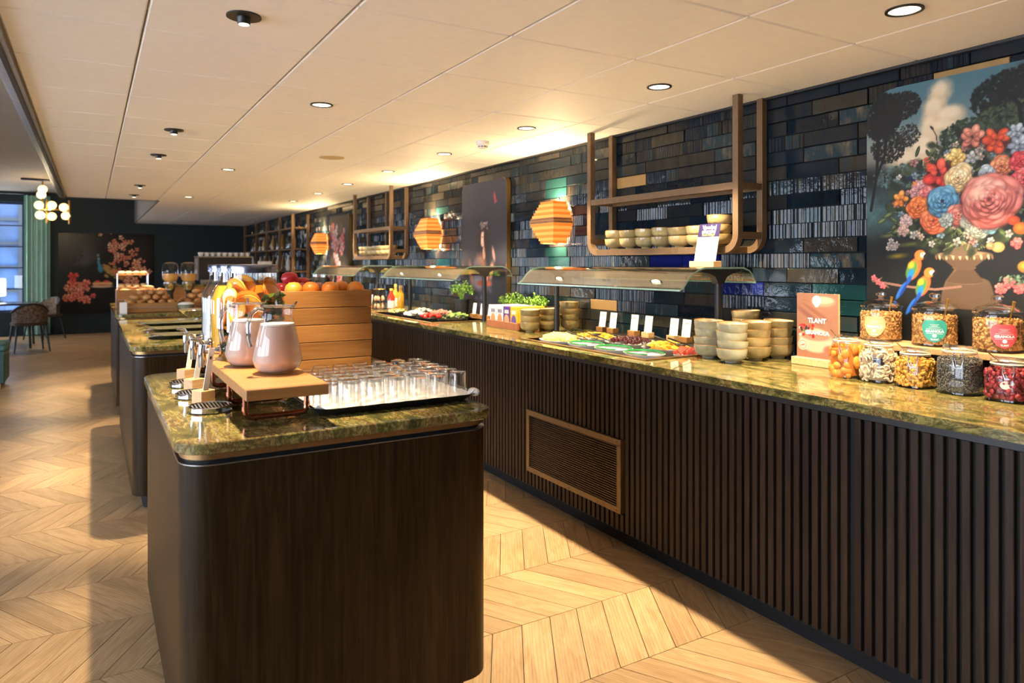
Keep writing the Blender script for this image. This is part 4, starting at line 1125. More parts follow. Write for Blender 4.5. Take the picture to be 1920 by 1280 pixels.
# ------------------------------------------------------------------ sneeze guards
def guard(y0, y1, label):
    t = thing('sneeze_guard', label, 'sneeze guard', (2.74, (y0+y1)/2, ZC))
    for yy in (y0, y1):
        p = part('post', MB().lathe([(.030, ZC+.0005), (.030, ZC+.006), (.018, ZC+.008), (.018, 1.372), (0, 1.372)], 16, (2.74, yy)), MT['black'], t, True, True)
        pr = [(2.60, 1.374), (2.60, 1.362), (2.66, 1.352), (2.70, 1.335), (2.72, 1.30), (2.76, 1.30), (2.78, 1.335), (2.82, 1.352), (2.88, 1.362), (2.88, 1.374)]
        m = MB().prism([(a, b) for a, b in pr], yy-.02, yy+.02); m.v = [(a, c, b) for a, b, c in m.v]
        part('bracket', m, MT['black'], t, world=True)
    path = [(2.985, 1.300), (2.965, 1.335), (2.935, 1.362), (2.89, 1.3765), (2.62, 1.3765), (2.575, 1.368), (2.54, 1.350), (2.51, 1.325), (2.49, 1.30), (2.468, 1.278), (2.445, 1.268)]
    a0, a1 = y0-.03, y1+.03
    m = MB(); n = len(path)
    v = [(x, a0, z) for x, z in path] + [(x, a1, z) for x, z in path] + [(x, a0, z+.008) for x, z in path] + [(x, a1, z+.008) for x, z in path]
    f = [(i, i+1, n+i+1, n+i) for i in range(n-1)] + [(2*n+i, 3*n+i, 3*n+i+1, 2*n+i+1) for i in range(n-1)]
    part('glass_canopy', m.add(v, f), MT['guard'], t, True, True, angle=80)
    e = MB()
    for o in (0, 1):
        off = o*n
        e.add(v, [(off+i, 2*n+off+i, 2*n+off+i+1, off+i+1) if o == 0 else (off+i, off+i+1, 2*n+off+i+1, 2*n+off+i) for i in range(n-1)])
    e.add(v, [(0, n, 3*n, 2*n), (n-1, 3*n-1, 4*n-1, 2*n-1)])
    part('glass_edge', e, MT['guard_edge'], t, world=True)
    return t
guard(2.565, 4.02, 'curved glass sneeze guard on black posts over the fruit bowls')
guard(5.06, 6.62, 'curved glass sneeze guard on black posts over the vegetable well')
guard(7.55, 9.15, 'curved glass sneeze guard on black posts beyond the sauce bottles')

# ------------------------------------------------------------------ allergy sign on the guard
t = thing('allergy_sign', 'white allergy card with purple header in wooden block on the glass guard', 'sign', (2.735, 2.655, 1.3852))
part('block', MB().box(-.025, .035, -.085, .085, 0, .030, .002), MT['oak_light'], t)
tilt = Matrix.Translation((.0, 0, .024)) @ Matrix.Rotation(math.radians(12), 4, 'Y')
part('card', MB().box(-.001, .001, -.074, .074, 0, .205).xf(tilt), MT['paper'], t)
part('header', MB().box(-.0016, -.0011, -.074, .074, .135, .205).xf(tilt), simple('purple_print', (.022,.012,.075), .5), t)
TX = Matrix(((0, 0, -1, 0), (-1, 0, 0, 0), (0, 1, 0, 0), (0, 0, 0, 1)))     # text plane (x right, y up) facing -X
def facing_text(txt, size, y, z, x, mat, parent, M=None, bold=0.0, name='lettering'):
    m = text_mb(txt, size, bold=bold).xf(Matrix.Translation((x, y, z)) @ TX)
    if M is not None: m.xf(M)
    return part(name, m, mat, parent)
MT['yellow_ink'] = simple('yellow_print', (.75,.68,.10), .5)
facing_text('Voedsel', .030, 0, .186, -.0019, MT['paper'], t, tilt, .0008); facing_text('allergie?', .030, 0, .164, -.0019, MT['paper'], t, tilt, .0008)
facing_text('Food Allergy?', .016, 0, .146, -.0019, MT['yellow_ink'], t, tilt, .0004)

# ------------------------------------------------------------------ label cards in wooden blocks
def card_holder(x, y, z, label, group, h=.105, w=.066, tone='oak', lines=2, tilt_deg=8):
    t = thing('label_card', label, 'label', (x, y, z), group=group)
    part('block', MB().box(-.024, .024, -.033, .033, 0, .032, .0015), MT[tone], t)
    M = Matrix.Translation((0, 0, .026)) @ Matrix.Rotation(math.radians(tilt_deg), 4, 'Y')
    part('card', MB().box(-.0008, .0008, -w/2, w/2, 0, h).xf(M), MT['paper'], t)
    ink = MB()
    for k in range(lines): ink.box(-.0012, -.0009, -w*.22, w*.26, h*.80-.007*k, h*.80-.007*k+.0028)
    part('printed_lines', ink.xf(M), MT['ink'], t)
    return t
g = 'label cards behind the fruit well'
for (y, tn, d) in ((3.745, 'oak', 'farthest along the ledge behind the orange segments'), (3.635, 'oak', 'beside the farthest label on the ledge'), (3.425, 'oak', 'behind the dark grapes on the ledge'),
                  (3.295, 'oak_light', 'beside the grape label on the ledge'), (3.075, 'oak_light', 'behind the peach slices on the ledge'), (2.975, 'oak', 'beside the peach label on the ledge'),
                  (2.745, 'oak_light', 'behind the stacked grey-green bowls on the ledge'), (2.645, 'oak', 'next to the guard post on the ledge')):
    card_holder(2.915, y, ZC+.0185, 'white label card in wooden block %s' % d, g, tone=tn)

# ------------------------------------------------------------------ bowls of food in the cold well
def dish(x, y, rx, ry, h, label, mat=None, z=ZC-.071, group='serving dishes in the fruit well'):
    t = thing('serving_dish', label, 'dish', (x, y, z), group=group)
    out = [(.0, 0), (.55, 0), (.6, .02), (.92, h*.7), (1.0, h)]
    mb = MB().lathe([(r, zz) for r, zz in out] + [(.96, h), (.86, h*.65), (.5, .028), (0, .026)], 32, (0, 0), 0.25, rx, ry)
    part('bowl', mb, mat or MT['white'], t, True, angle=50)
    return t
def scatter(name, me, label, cat, group, cx, cy, z, rx, ry, n, dz, sc=(.9, 1.15), flat=False):
    for k in range(n):
        q = math.sqrt((k+.5)/n); a = k*2.399963
        px, py = cx+rx*q*math.cos(a), cy+ry*q*math.sin(a)
        zz = z + dz*(1-q*q)
        o = link(name, me, None, (px, py, zz), (0 if flat else random.uniform(-.6, .6), 0 if flat else random.uniform(-.6, .6), random.uniform(0, 6)), (random.uniform(*sc),)*3)
        tag(o, label, cat, group)
FZ = ZC-.071
cube = MB().box(-.014, .014, -.012, .012, -.012, .012, .003).mesh('melon_cube', simple('pale_melon', (.82,.66,.20), .35), True)
seg = MB().lathe([(0, -.016), (.010, -.012), (.016, 0), (.010, .012), (0, .016)], 8, sx=1.0, sy=.6).xf(Matrix.Rotation(PI/2, 4, 'X')).mesh('orange_segment', simple('orange_flesh', (.85,.38,.03), .3), True)
grape = MB().ell((0, 0, 0), (.011, .011, .013), 10, 7).mesh('grape', simple('dark_red_grape', (.07,.008,.014), .16, 0, .3), True)
peach = MB().lathe([(0, -.026), (.012, -.020), (.017, 0), (.012, .020), (0, .026)], 8, sx=1.0, sy=.7).xf(Matrix.Rotation(PI/2, 4, 'X')).mesh('peach_slice', simple('peach_flesh', (.80,.42,.05), .3), True)
mel = MB().prism([(-.03, 0), (.03, 0), (.018, .03), (-.018, .03)], -.005, .005).mesh('watermelon_slice', simple('watermelon_flesh', (.75,.10,.07), .35))
dish(2.42, 3.52, .105, .14, .085, 'white dish heaped with pale yellow melon cubes')
scatter('melon_cube', cube, 'pale yellow melon cube heaped in the white dish', 'melon', 'melon cubes', 2.42, 3.52, FZ+.088, .085, .115, 52, .024)
dish(2.67, 3.50, .125, .16, .088, 'white dish of orange segments beside the melon cubes')
scatter('orange_segment', seg, 'bright orange citrus segment in the white dish', 'orange', 'orange segments', 2.67, 3.50, FZ+.090, .10, .13, 44, .018)
dish(2.67, 3.17, .125, .155, .088, 'white oval dish full of dark red grapes')
scatter('grape', grape, 'dark red grape in the oval white dish', 'grape', 'dark grapes', 2.67, 3.17, FZ+.090, .105, .13, 80, .022)
dish(2.67, 2.865, .125, .135, .088, 'white oval dish of golden peach slices')
scatter('peach_slice', peach, 'golden peach slice in the oval white dish', 'peach', 'peach slices', 2.67, 2.865, FZ+.090, .10, .115, 34, .02)
dish(2.67, 2.675, .125, .045, .075, 'narrow white dish of red watermelon slices by the grey-green bowls')
scatter('watermelon_slice', mel, 'red watermelon slice in the narrow white dish', 'watermelon', 'watermelon slices', 2.67, 2.675, FZ+.085, .10, .026, 12, .006)
MT['yog'] = simple('white_yoghurt', (.88,.86,.82), .35, 0, .02)
MT['green'] = simple('green_glazed_rim', (.02,.26,.06), .2, 0, .2)
for (y, d) in ((3.235, 'in front of the grapes'), (2.99, 'between two other yoghurt dishes'), (2.745, 'nearest the grey-green bowls')):
    t = dish(2.405, y, .088, .115, .088, 'green-rimmed white dish of plain yoghurt %s' % d)
    part('yoghurt', MB().lathe([(.80, .080), (.5, .083), (0, .084)], 28, (0, 0), .25, .088, .115), MT['yog'], t, True, angle=80)
    ring = [(1.0*.084*math.cos(a), .112*math.sin(a), .090) for a in [PI*.12*k-.9+PI/3*0 for k in range(14)]]
    part('green_rim', MB().tube(ring, .0045, 8), MT['green'], t, True)
# serving spoons and tongs
def spoon(x, y, z, rz, lift, label, mat, L=.17, group='serving spoons in the fruit well'):
    t = thing('serving_spoon', label, 'spoon', (x, y, z), rz, group)
    part('handle', MB().tube([(0, 0, 0), (L*.4, 0, L*.4*math.tan(lift)), (L*.75, 0, L*.75*math.tan(lift)), (L, 0, L*math.tan(lift))], [.005, .006, .009, .008], 8, flat=.5), mat, t, True)
    part('scoop', MB().ell((-.025, 0, .0), (.034, .022, .007), 14, 6), mat, t, True)
    return t
for x, y, rz, d in ((2.60, 3.44, 2.7, 'resting on the orange segments'), (2.66, 2.78, 2.3, 'resting on the peach slices'), (2.66, 2.675, 2.6, 'lying over the watermelon slices'), (2.42, 2.745, 3.9, 'standing in the yoghurt nearest the grey-green bowls'),
                  (2.42, 2.99, 2.9, 'standing in the middle yoghurt dish'), (2.42, 3.235, 2.6, 'standing in the yoghurt before the grapes')):
    spoon(x, y, FZ+.112, rz, .35, 'black serving spoon %s' % d, MT['black'], .12)
# vegetables in the second well
for k, (x, y, rx, ry, d) in enumerate(((2.46, 6.25, .10, .13, 'of cheese slices'), (2.70, 6.2, .10, .14, 'of egg halves'), (2.46, 5.85, .11, .14, 'of sliced mozzarella'), (2.70, 5.8, .11, .15, 'of pink ham rolls'), (2.46, 5.5, .11, .14, 'of tomatoes'), (2.70, 5.48, .11, .14, 'of cucumber'), (2.54, 5.235, .13, .08, 'of olives'))):
    dish(x, y, rx, ry, .088, 'small dark dish %s in the vegetable well' % d, MT['black'], group='serving dishes in the vegetable well')
    me = [MB().box(-.02, .02, -.016, .016, -.004, .004, .002), MB().ell((0, 0, 0), (.018, .014, .012), 10, 6), MB().ell((0, 0, 0), (.024, .02, .012), 10, 6), MB().tube([(-.03, 0, 0), (.03, 0, 0)], .011, 10), MB().ell((0, 0, 0), (.017,)*3, 12, 8), MB().lathe([(0, -.004), (.02, -.004), (.02, .004), (0, .004)], 14), MB().ell((0, 0, 0), (.011, .009, .009), 8, 6)][k].mesh(['cheese_slice', 'egg_half', 'mozzarella_slice', 'ham_roll', 'tomato', 'cucumber_slice', 'olive'][k],
        simple('well_food_%d' % k, [(.8,.62,.22), (.85,.8,.66), (.86,.82,.74), (.66,.22,.18), (.65,.03,.02), (.25,.42,.10), (.10,.14,.03)][k], .35), True)
    nmz = ['cheese_slice', 'egg_half', 'mozzarella_slice', 'ham_roll', 'tomato', 'cucumber_slice', 'olive'][k]
    scatter(nmz, me, '%s piled in a dark dish of the vegetable well' % nmz.replace('_', ' '), nmz.split('_')[0], nmz.replace('_', ' ')+'s in the vegetable well', x, y, FZ+.093, rx*.75, ry*.75, 14, .02)
for y, d in ((5.22, 'at the near corner of the vegetable well'), (5.36, 'beside the cucumber'), (5.50, 'beside the basil under the guard')):
    card_holder(2.875, y, ZC+.0005, 'tall white card in wooden block %s' % d, 'label cards by the vegetable well', h=.10, w=.06)

# ------------------------------------------------------------------ basil pots
def basil_mesh(n, R, H, seed):
    r = random.Random(seed); mb = MB()
    for k in range(n):
        a = r.uniform(0, 2*PI); q = math.sqrt(r.random()); e = r.uniform(-.3, 1.0)
        p = Vector((R*q*math.cos(a), R*q*math.sin(a), H*(.30+.62*r.random()*(1.15-q*.6))))
        L = r.uniform(.020, .036); W = L*.62
        M = Matrix.Translation(p) @ Matrix.Rotation(a+r.uniform(-.8, .8), 4, 'Z') @ Matrix.Rotation(-e*.7+r.uniform(-.3, .5), 4, 'Y')
        v = [(0, 0, 0), (L*.3, W*.5, .004), (L*.3, -W*.5, .004), (L*.35, 0, -.003), (L*.7, W*.42, .002), (L*.7, -W*.42, .002), (L*.72, 0, -.004), (L, 0, -.010)]
        mb.add([tuple(M @ Vector(x)) for x in v], [(0,3,1), (0,2,3), (3,6,4,1), (2,5,6,3), (6,7,4), (5,7,6)])
    for k in range(14):
        a = r.uniform(0, 2*PI); q = R*.7*r.random(); mb.tube([(0.2*q*math.cos(a), .2*q*math.sin(a), 0), (q*math.cos(a), q*math.sin(a), H*.7)], .002, 5)
    return mb
MT['leaf'] = simple('basil_leaf', (.16,.34,.03), .45, 0, .35, 30)
MT['pot'] = simple('charcoal_plant_pot', (.022,.022,.024), .5, 0, .15)
def basil(x, y, label, seed, R=.15, H=.20, pr=.068, ph=.15):
    t = thing('basil_plant', label, 'plant', (x, y, ZC+.0005))
    part('pot', MB().lathe([(0, 0), (pr*.7, 0), (pr*.76, .01), (pr, ph-.012), (pr*1.04, ph-.01), (pr*1.04, ph), (pr*.95, ph), (pr*.93, ph-.015), (0, ph-.015)], 24), MT['pot'], t, True)
    part('foliage', basil_mesh(190, R, H, seed).xf(Matrix.Scale(.55, 4, (1, 0, 0))).move(0, 0, ph-.015), MT['leaf'], t, True, kind='stuff')
    return t
basil(2.878, 5.74, 'bushy green basil in charcoal pot under the glass guard of the vegetable well', 1)
basil(2.885, 4.86, 'bushy green basil in charcoal pot behind the cereal boxes', 2, .14, .15, .065, .12)
basil(2.885, 4.52, 'green basil in charcoal pot between cereal boxes and tiled wall', 4, .12, .14, .062, .12)

# ------------------------------------------------------------------ cereal boxes in a tray
t = thing('wooden_tray', 'reddish wooden tray holding cereal boxes on the buffet worktop', 'tray', (2.66, 4.42, ZC+.0005))
part('base', MB().box(-.13, .13, -.22, .22, 0, .008), MT['oak'], t)
MT['redwood'] = simple('reddish_wood', (.34,.12,.05), .5, 0, .2, 12, 0, 0, (1, 8, 1))
for b in ((-.13, -.12, -.22, .22), (.12, .13, -.22, .22), (-.12, .12, -.22, -.21), (-.12, .12, .21, .22)): part('side', MB().box(*b, .008, .055, .001), MT['redwood'], t)
cols = [((.80,.70,.72), 'white and pink', (.75,.25,.10)), ((.78,.68,.70), 'white and coral', (.72,.22,.10)), ((.09,.035,.22), 'purple', (.75,.30,.15)), ((.80,.42,.02), 'yellow', (.10,.06,.25))]
for k, (c, d, c2) in enumerate(cols):
    t = thing('cereal_box', '%s cereal box standing in the reddish wooden tray' % d, 'cereal box', (2.66, 4.565-.099*k, ZC+.0090), group='cereal boxes in the wooden tray')
    part('carton', MB().box(-.115, .115, -.046, .046, 0, .155, .001), simple('carton_%d' % k, c, .45), t)
    part('bowl_picture', MB().lathe([(0, 0), (.034, 0)], 20).xf(Matrix.Translation((-.1156, 0, .055)) @ Matrix.Rotation(-PI/2, 4, 'Y') @ Matrix.Scale(1.25, 4, (1, 0, 0))), simple('box_print_%d' % k, c2, .5), t)
    part('side_print', MB().box(-.09, .09, -.0466, -.0461, .03, .12), simple('side_print_%d' % k, (.82,.48,.05) if k == 3 else c, .5), t)
    facing_text('MUESLI' if False else '', .02, 0, .12, -.1162, MT['ink'], t) if False else None
    m = MB()
    for j in range(3): m.box(-.1162, -.1157, -.028+.02*j, -.014+.02*j, .105, .13)
    part('print_blocks', m, simple('box_mark_%d' % k, (.12,.12,.2) if k < 2 else (.8,.75,.7), .5), t)

# ------------------------------------------------------------------ egg stand and bottles
t = thing('egg_stand', 'black wire stand of brown eggs with brass ring top beside the sauce bottles', 'egg stand', (2.56, 7.0, ZC+.0005))
w = MB()
for z, r in ((.004, .075), (.085, .065), (.20, .055)):
    w.tube([(r*math.cos(2*PI*k/20), r*math.sin(2*PI*k/20), z) for k in range(20)], .004, 6, True)
part('ring', w, MT['black'], t, True)
for k in range(5):
    a = 2*PI*k/5; part('wire', MB().tube([(.075*math.cos(a), .075*math.sin(a), .004), (.05*math.cos(a+.3), .05*math.sin(a+.3), .10), (.055*math.cos(a+.6), .055*math.sin(a+.6), .20)], .004, 6), MT['black'], t, True)
part('handle', MB().tube([(-.03, 0, .20), (-.02, 0, .26), (0, 0, .29), (.02, 0, .26), (.03, 0, .20)], .004, 6), MT['black'], t, True)
part('top_plate', MB().lathe([(0, .202), (.06, .202), (.062, .206), (.06, .21), (0, .21)], 20), MT['brass'], t, True)
egg = MB().lathe([(0, -.026), (.013, -.022), (.019, -.008), (.018, .006), (.011, .022), (0, .028)], 12).mesh('egg', simple('brown_egg', (.62,.36,.22), .45), True)
for z in (.033, .114):
    for k in range(5):
        a = 2*PI*k/5+.3; tag(link('egg', egg, None, (2.56+.04*math.cos(a), 7.0+.04*math.sin(a), ZC+z)), 'brown egg held in the black wire stand', 'egg', 'eggs in the wire stand')
def sauce_bottle(x, y, col, cap, h, label, r=.033, paper=True):
    t = thing('sauce_bottle', label, 'bottle', (x, y, ZC+.0005))
    part('body', MB().lathe([(0, 0), (r*.95, 0), (r, .006), (r, h*.55), (r*.9, h*.65), (r*.42, h*.80), (r*.40, h*.94), (0, h*.94)], 18), simple(label[:18], col, .12), t, True)
    part('cap', MB().lathe([(r*.46, h*.90), (r*.46, h), (0, h)], 14), simple(label[:18]+' cap', cap, .4), t, True)
    if paper: part('paper_label', MB().lathe([(r+.0006, h*.12), (r+.0006, h*.45)], 18), MT['paper'], t, True)
    return t
sauce_bottle(2.59, 6.74, (.55,.05,.03), (.8,.6,.1), .22, 'red sauce bottle with white label beside the egg stand', .036)
sauce_bottle(2.68, 6.72, (.62,.32,.03), (.7,.5,.2), .25, 'golden oil bottle with pale cap beside the red sauce', .034, False)
sauce_bottle(2.68, 6.86, (.50,.30,.05), (.75,.55,.1), .26, 'amber vinegar bottle behind the red sauce bottle', .030)
for y, d in ((7.16, 'beside the egg stand'), (7.27, 'beyond the egg stand')):
    card_holder(2.52, y, ZC+.0005, 'white label card in wooden block %s' % d, 'label cards by the eggs', h=.12, w=.06)

# ------------------------------------------------------------------ granola display
brd = thing('display_riser', 'long oak riser board on black legs carrying the granola jars', 'riser', (2.895, 1.36, ZC+.0005))
part('board', MB().box(-.085, .095, -.60, .585, .112, .139, .003), MT['oak_y'] if 'oak_y' in MT else MT['oak_light'], brd)
for yy in (-.5, 0.05, .48): part('leg', MB().box(-.06, .075, yy-.02, yy+.02, 0, .112, .002), MT['black'], brd)
def pieces(R, H, n, base, col_fn, seed, sq=0.0, z0=.012, top=True):
    """small pieces packed just inside a jar wall"""
    r = random.Random(seed); mb = MB()
    for k in range(n):
        a = r.uniform(0, 2*PI); ct, st = abs(math.cos(a)), abs(math.sin(a)); m = 1+sq*((ct**5+st**5)**(-.2)-1)
        if top and k % 6 == 0: rr = R*m*math.sqrt(r.random())*.95; z = z0+H+r.uniform(-.004, .004)
        else: rr = R*m*r.uniform(.93, .99); z = z0+H*r.random()
        M = Matrix.Translation((rr*math.cos(a), rr*math.sin(a), z)) @ Matrix.Rotation(a, 4, 'Z') @ Matrix.Rotation(r.uniform(0, 6), 4, 'X')
        mb.merge(base, M @ Matrix.Scale(r.uniform(.75, 1.25), 4))
    return mb
def core(R, H, z0, sq): return MB().lathe([(0, z0), (R*.94, z0), (R*.95, z0+H), (0, z0+H+.002)], 24, sq=sq)
nut = MB().ell((0, 0, 0), (.0035, .007, .0045), 5, 3)
def granola_mat(name, cs):
    m, nt, b = newmat(name); r = rnd(nt)
    nt.links.new(ramp(nt, r, [(i/(len(cs)-1), c) for i, c in enumerate(cs)]), b.inputs['Base Color']); b.inputs['Roughness'].default_value = .55
    return m
GR = granola_mat('toasted_granola', [(.16,.06,.015), (.42,.20,.05), (.62,.36,.12), (.36,.15,.035)])
MT['jar'] = thin_glass('jar_glass', (.98,.99,.98), .6, .045, .02, 3.2)
def shield(u, w, h):   # outline of the paper badge, u in 0..1 of height, half width
    if u > .72: return w*math.sqrt(max(0, 1-((u-.72)/.28)**2*.55)) if u < .995 else w*.62
    return w*(1-(1-u/.72)**2.2)**.62 if u > 0 else 0
def cyl_patch(R, wfn, z0, h, a0, n=14, k=16):
    v = []; f = []
    for j in range(n+1):
        t = j/n; w = max(wfn(t), 1e-4)
        for i in range(k+1):
            x = -w+2*w*i/k; a = a0 + x/R
            v.append((R*math.cos(a), R*math.sin(a), z0+h*t))
    for j in range(n):
        for i in range(k): f.append((j*(k+1)+i, j*(k+1)+i+1, (j+1)*(k+1)+i+1, (j+1)*(k+1)+i))
    return MB().add(v, f)
def cyl_text(txt, size, R, z, a0, bold=0):
    m = text_mb(txt, size, bold=bold)
    m.v = [(R*math.cos(a0+x/R), R*math.sin(a0+x/R), z+y) for x, y, _ in m.v]; return m
def granola_jar(y, badge, label, seed, a0):
    R = .081; x = 2.905
    t = thing('granola_jar', label, 'jar', (x, y, ZC+.1400), group='granola jars on the oak riser')
    part('glass_body', MB().lathe([(0, .002), (R*.9, .002), (R, .012), (R, .128), (R*.97, .136), (R*.985, .142)], 40), MT['jar'], t, True)
    part('glass_foot', MB().lathe([(0, 0), (R*.92, 0), (R*1.0, .006), (R*.99, .012)], 40), MT['jar'], t, True)
    m = pieces(R*.97, .105, 900, nut, None, seed, 0, .012); m.merge(core(R*.97, .102, .010, 0))
    part('granola', m, GR, t, kind='stuff')
    lid = part('lid', MB().lathe([(R*1.03, .143), (R*1.04, .150), (R*.98, .154), (R*.80, .166), (R*.4, .176), (.012, .178)], 40), MT['lid'], t, True)
    part('knob', MB().lathe([(.012, .177), (.010, .184), (.021, .192), (.022, .202), (.014, .209), (0, .210)], 20), MT['lid'], lid, True)
    b = part('badge', cyl_patch(R+.0012, lambda u: shield(u, .044, 1), .018, .088, a0), simple('badge_'+label[:12], badge, .5), t, True)
    for txt, sz, z, bo in (('GRANOLA', .0135, .062, .0006), ('TLANT', .0085, .030, .0003)):
        part('lettering', cyl_text(txt, sz, R+.0019, z, a0, bo), MT['paper'], b)
    part('emblem', cyl_patch(R+.0018, lambda u: .0075*math.sqrt(max(0, 1-(2*u-1)**2)), .038, .014, a0, 8, 8), MT['paper'], b)
    for z, w in ((.0715, .036), (.0525, .036), (.083, .014), (.088, .020), (.078, .024)):
        part('printed_line', cyl_patch(R+.0018, lambda u, w=w: w*.8, z, .0009, a0, 1, 10), MT['paper'], b)
    part('spoon', MB().tube([(-.02, -.045, .10), (-.035, -.062, .150), (-.045, -.075, .190)], [.003, .003, .0065], 8, flat=.45), MT['brass'], t, True, label='brass spoon handle')
    return t
MT['lid'] = thin_glass('lid_glass', (.96,.97,.95), .65, .22, .05, 1.5)
A0 = -2.55
granola_jar(1.805, (.62,.33,.15), 'granola jar with pale orange badge on the oak riser', 1, -2.9)
granola_jar(1.580, (.03,.27,.21), 'granola jar with green badge on the oak riser', 2, -2.65)
granola_jar(1.350, (.60,.07,.08), 'granola jar with red badge on the oak riser', 3, -2.45)
# clip jars
def clip_jar(y, R, H, label, fill, fmat, n, seed, corem, extra=None, x=2.69, lidtilt=.12, fh=.72):
    t = thing('clip_jar', label, 'jar', (x, y, ZC+.0005), group='clip-top jars of toppings')
    part('glass_body', MB().lathe([(0, .003), (R*.88, .003), (R*.98, .012), (R, .03), (R, H*.62), (R*.93, H*.74), (R*.76, H*.82), (R*.76, H*.90)], 40, sq=.55, rot=PI/4*0), MT['jar'], t, True)
    part('glass_foot', MB().lathe([(0, 0), (R*.90, 0), (R*.98, .004), (R*.97, .010)], 40, sq=.55), MT['jar'], t, True)
    m = pieces(R*.96, H*fh-.012, n, fill, None, seed, .55, .012, True)
    c = core(R*.93, H*fh-.014, .010, .55)
    part('filling', m, fmat, t, True, kind='stuff'); part('filling_core', c, corem, t, True)
    part('gasket', MB().tube([(R*.79*math.cos(2*PI*k/28), R*.79*math.sin(2*PI*k/28), H*.905) for k in range(28)], .0035, 6, True), MT['gasket'], t, True)
    L = MB().lathe([(R*.80, 0), (R*.82, .006), (R*.80, .013), (R*.62, .019), (0, .017)], 32)
    L.xf(Matrix.Translation((0, 0, H*.915)) @ Matrix.Rotation(lidtilt, 4, 'Y'))
    part('lid', L, MT['lid'], t, True)
    wr = MB()
    a = -2.75; ca, sa = math.cos(a), math.sin(a); tx, ty = -sa, ca
    P = lambda r_, w_, z_: (R*r_*ca+tx*w_, R*r_*sa+ty*w_, z_)
    wr.tube([P(.86, -.013, H*.90), P(1.03, -.016, H*.74), P(1.06, -.010, H*.58), P(1.06, .010, H*.58), P(1.03, .016, H*.74), P(.86, .013, H*.90)], .0016, 6)
    wr.tube([P(.84, -.018, H*.86), P(.95, -.007, H*.72), P(1.0, -.006, H*.64), P(1.0, .006, H*.64), P(.95, .007, H*.72), P(.84, .018, H*.86)], .0014, 6)
    wr.tube([(R*.80*math.cos(2*PI*k/28), R*.80*math.sin(2*PI*k/28), H*.86) for k in range(28)], .0014, 5, True)
    part('wire_clip', wr, MT['steel'], t, True)
    part('spoon', MB().tube([(.01, -.01, H*.6), (-.02, .028, H*.98), (-.036, .05, H*1.16)], [.003, .0028, .0055], 8, flat=.45), MT['brass'] if seed % 2 else MT['steel'], t, True)
    return t
MT['gasket'] = simple('pale_rubber_gasket', (.72,.66,.45), .5)
apr = MB().ell((0, 0, 0), (.007, .019, .014), 10, 6)
cash = MB().tube([(0, -.010, 0), (0, -.006, .006), (0, .002, .008), (0, .009, .004)], [.003, .0052, .0052, .003], 6)
rais = MB().ell((0, 0, 0), (.006, .010, .006), 6, 4); chia = MB().ell((0, 0, 0), (.0022, .0034, .0026), 5, 3); cran = MB().ell((0, 0, 0), (.006, .0095, .007), 7, 5)
am = granola_mat('dried_apricot_skin', [(.70,.20,.02), (.85,.32,.04), (.62,.15,.015)])
clip_jar(1.82, .061, .165, 'clip-top jar of orange dried apricots on the worktop', apr, am, 60, 1, simple('apricot_core', (.55,.16,.02), .5))
t = clip_jar(1.68, .063, .160, 'clip-top jar of pale cashew nuts with small black label', cash, granola_mat('cashew_skin', [(.60,.44,.26), (.74,.60,.40), (.50,.36,.22)]), 260, 2, simple('cashew_core', (.42,.30,.18), .6))
part('chalk_label', cyl_patch(.066, lambda u: .019, .072, .026, -2.6, 2, 8), MT['black'], t, label='small black label')
clip_jar(1.535, .063, .140, 'clip-top jar of golden raisins on the worktop', rais, granola_mat('raisin_skin', [(.55,.24,.03), (.72,.38,.06), (.45,.17,.02)]), 420, 3, simple('raisin_core', (.40,.17,.02), .5))
clip_jar(1.375, .067, .168, 'clip-top jar of dark grey chia seeds on the worktop', chia, granola_mat('chia_seed', [(.05,.045,.035), (.16,.14,.11), (.09,.08,.06), (.26,.23,.18)]), 2600, 4, simple('chia_core', (.08,.07,.055), .6), fh=.74)
t = clip_jar(1.215, .066, .140, 'clip-top jar of dark red dried cranberries with oval cream label', cran, granola_mat('cranberry_skin', [(.20,.012,.018), (.34,.03,.03), (.14,.008,.012)]), 380, 5, simple('cranberry_core', (.14,.01,.012), .5))
part('oval_label', cyl_patch(.069, lambda u: .024*math.sqrt(max(0, 1-(2*u-1)**2)), .044, .030, -2.75, 10, 12), simple('cream_label', (.72,.66,.52), .5), t, label='cream oval label')

# granola sign
C = Canvas(.215, .30, .0022, (128, 90, 72))
n1 = C.noise(6, 4, 21); C.mix(n1*.5, (150, 108, 86))
C.ell(.10, .215, .10, .012, -.5, (120, 74, 58), .5, .8); C.ell(.14, .265, .07, .028, 0, (176, 122, 100), .3); C.ell(.14, .27, .058, .018, 0, (206, 152, 126), .3); C.ell(.05, .265, .03, .004, -.2, (130, 84, 66), .5); C.ell(.06, .20, .10, .018, -.55, (108, 68, 56), .7, .8); C.ell(.17, .205, .012, .03, 0, (146, 92, 74), .5)
C.ell(.10, .085, .095, .06, 0, (206, 160, 136), .15); C.ell(.10, .105, .09, .025, 0, (170, 112, 92), .3)
for k in range(30):
    r_ = random.Random(k); C.ell(.01+.08*r_.random(), .10+.055*r_.random(), .009, .008, 0, r_.choice(((196, 30, 36), (214, 54, 50), (60, 40, 44), (90, 120, 60), (230, 210, 190))), .4)
C.ell(.16, .05, .03, .02, .5, (150, 92, 72), .6); C.ell(.105, .268, .024, .024, 0, (240, 214, 190), .1); C.ell(.105, .262, .016, .026, 0, (240, 214, 190), .1)
for u in (-.008, 0, .008): C.ell(.105+u, .268, .002, .010, 0, (190, 140, 116), .3)
C.ell(.032, .062, .026, None, 0, (228, 196, 172), .06); C.ell(.032, .062, .022, None, 0, (168, 106, 84), .1); C.ell(.032, .062, .018, None, 0, (222, 188, 164), .1); C.ell(.032, .060, .016, .004, .3, (150, 92, 72), .3)
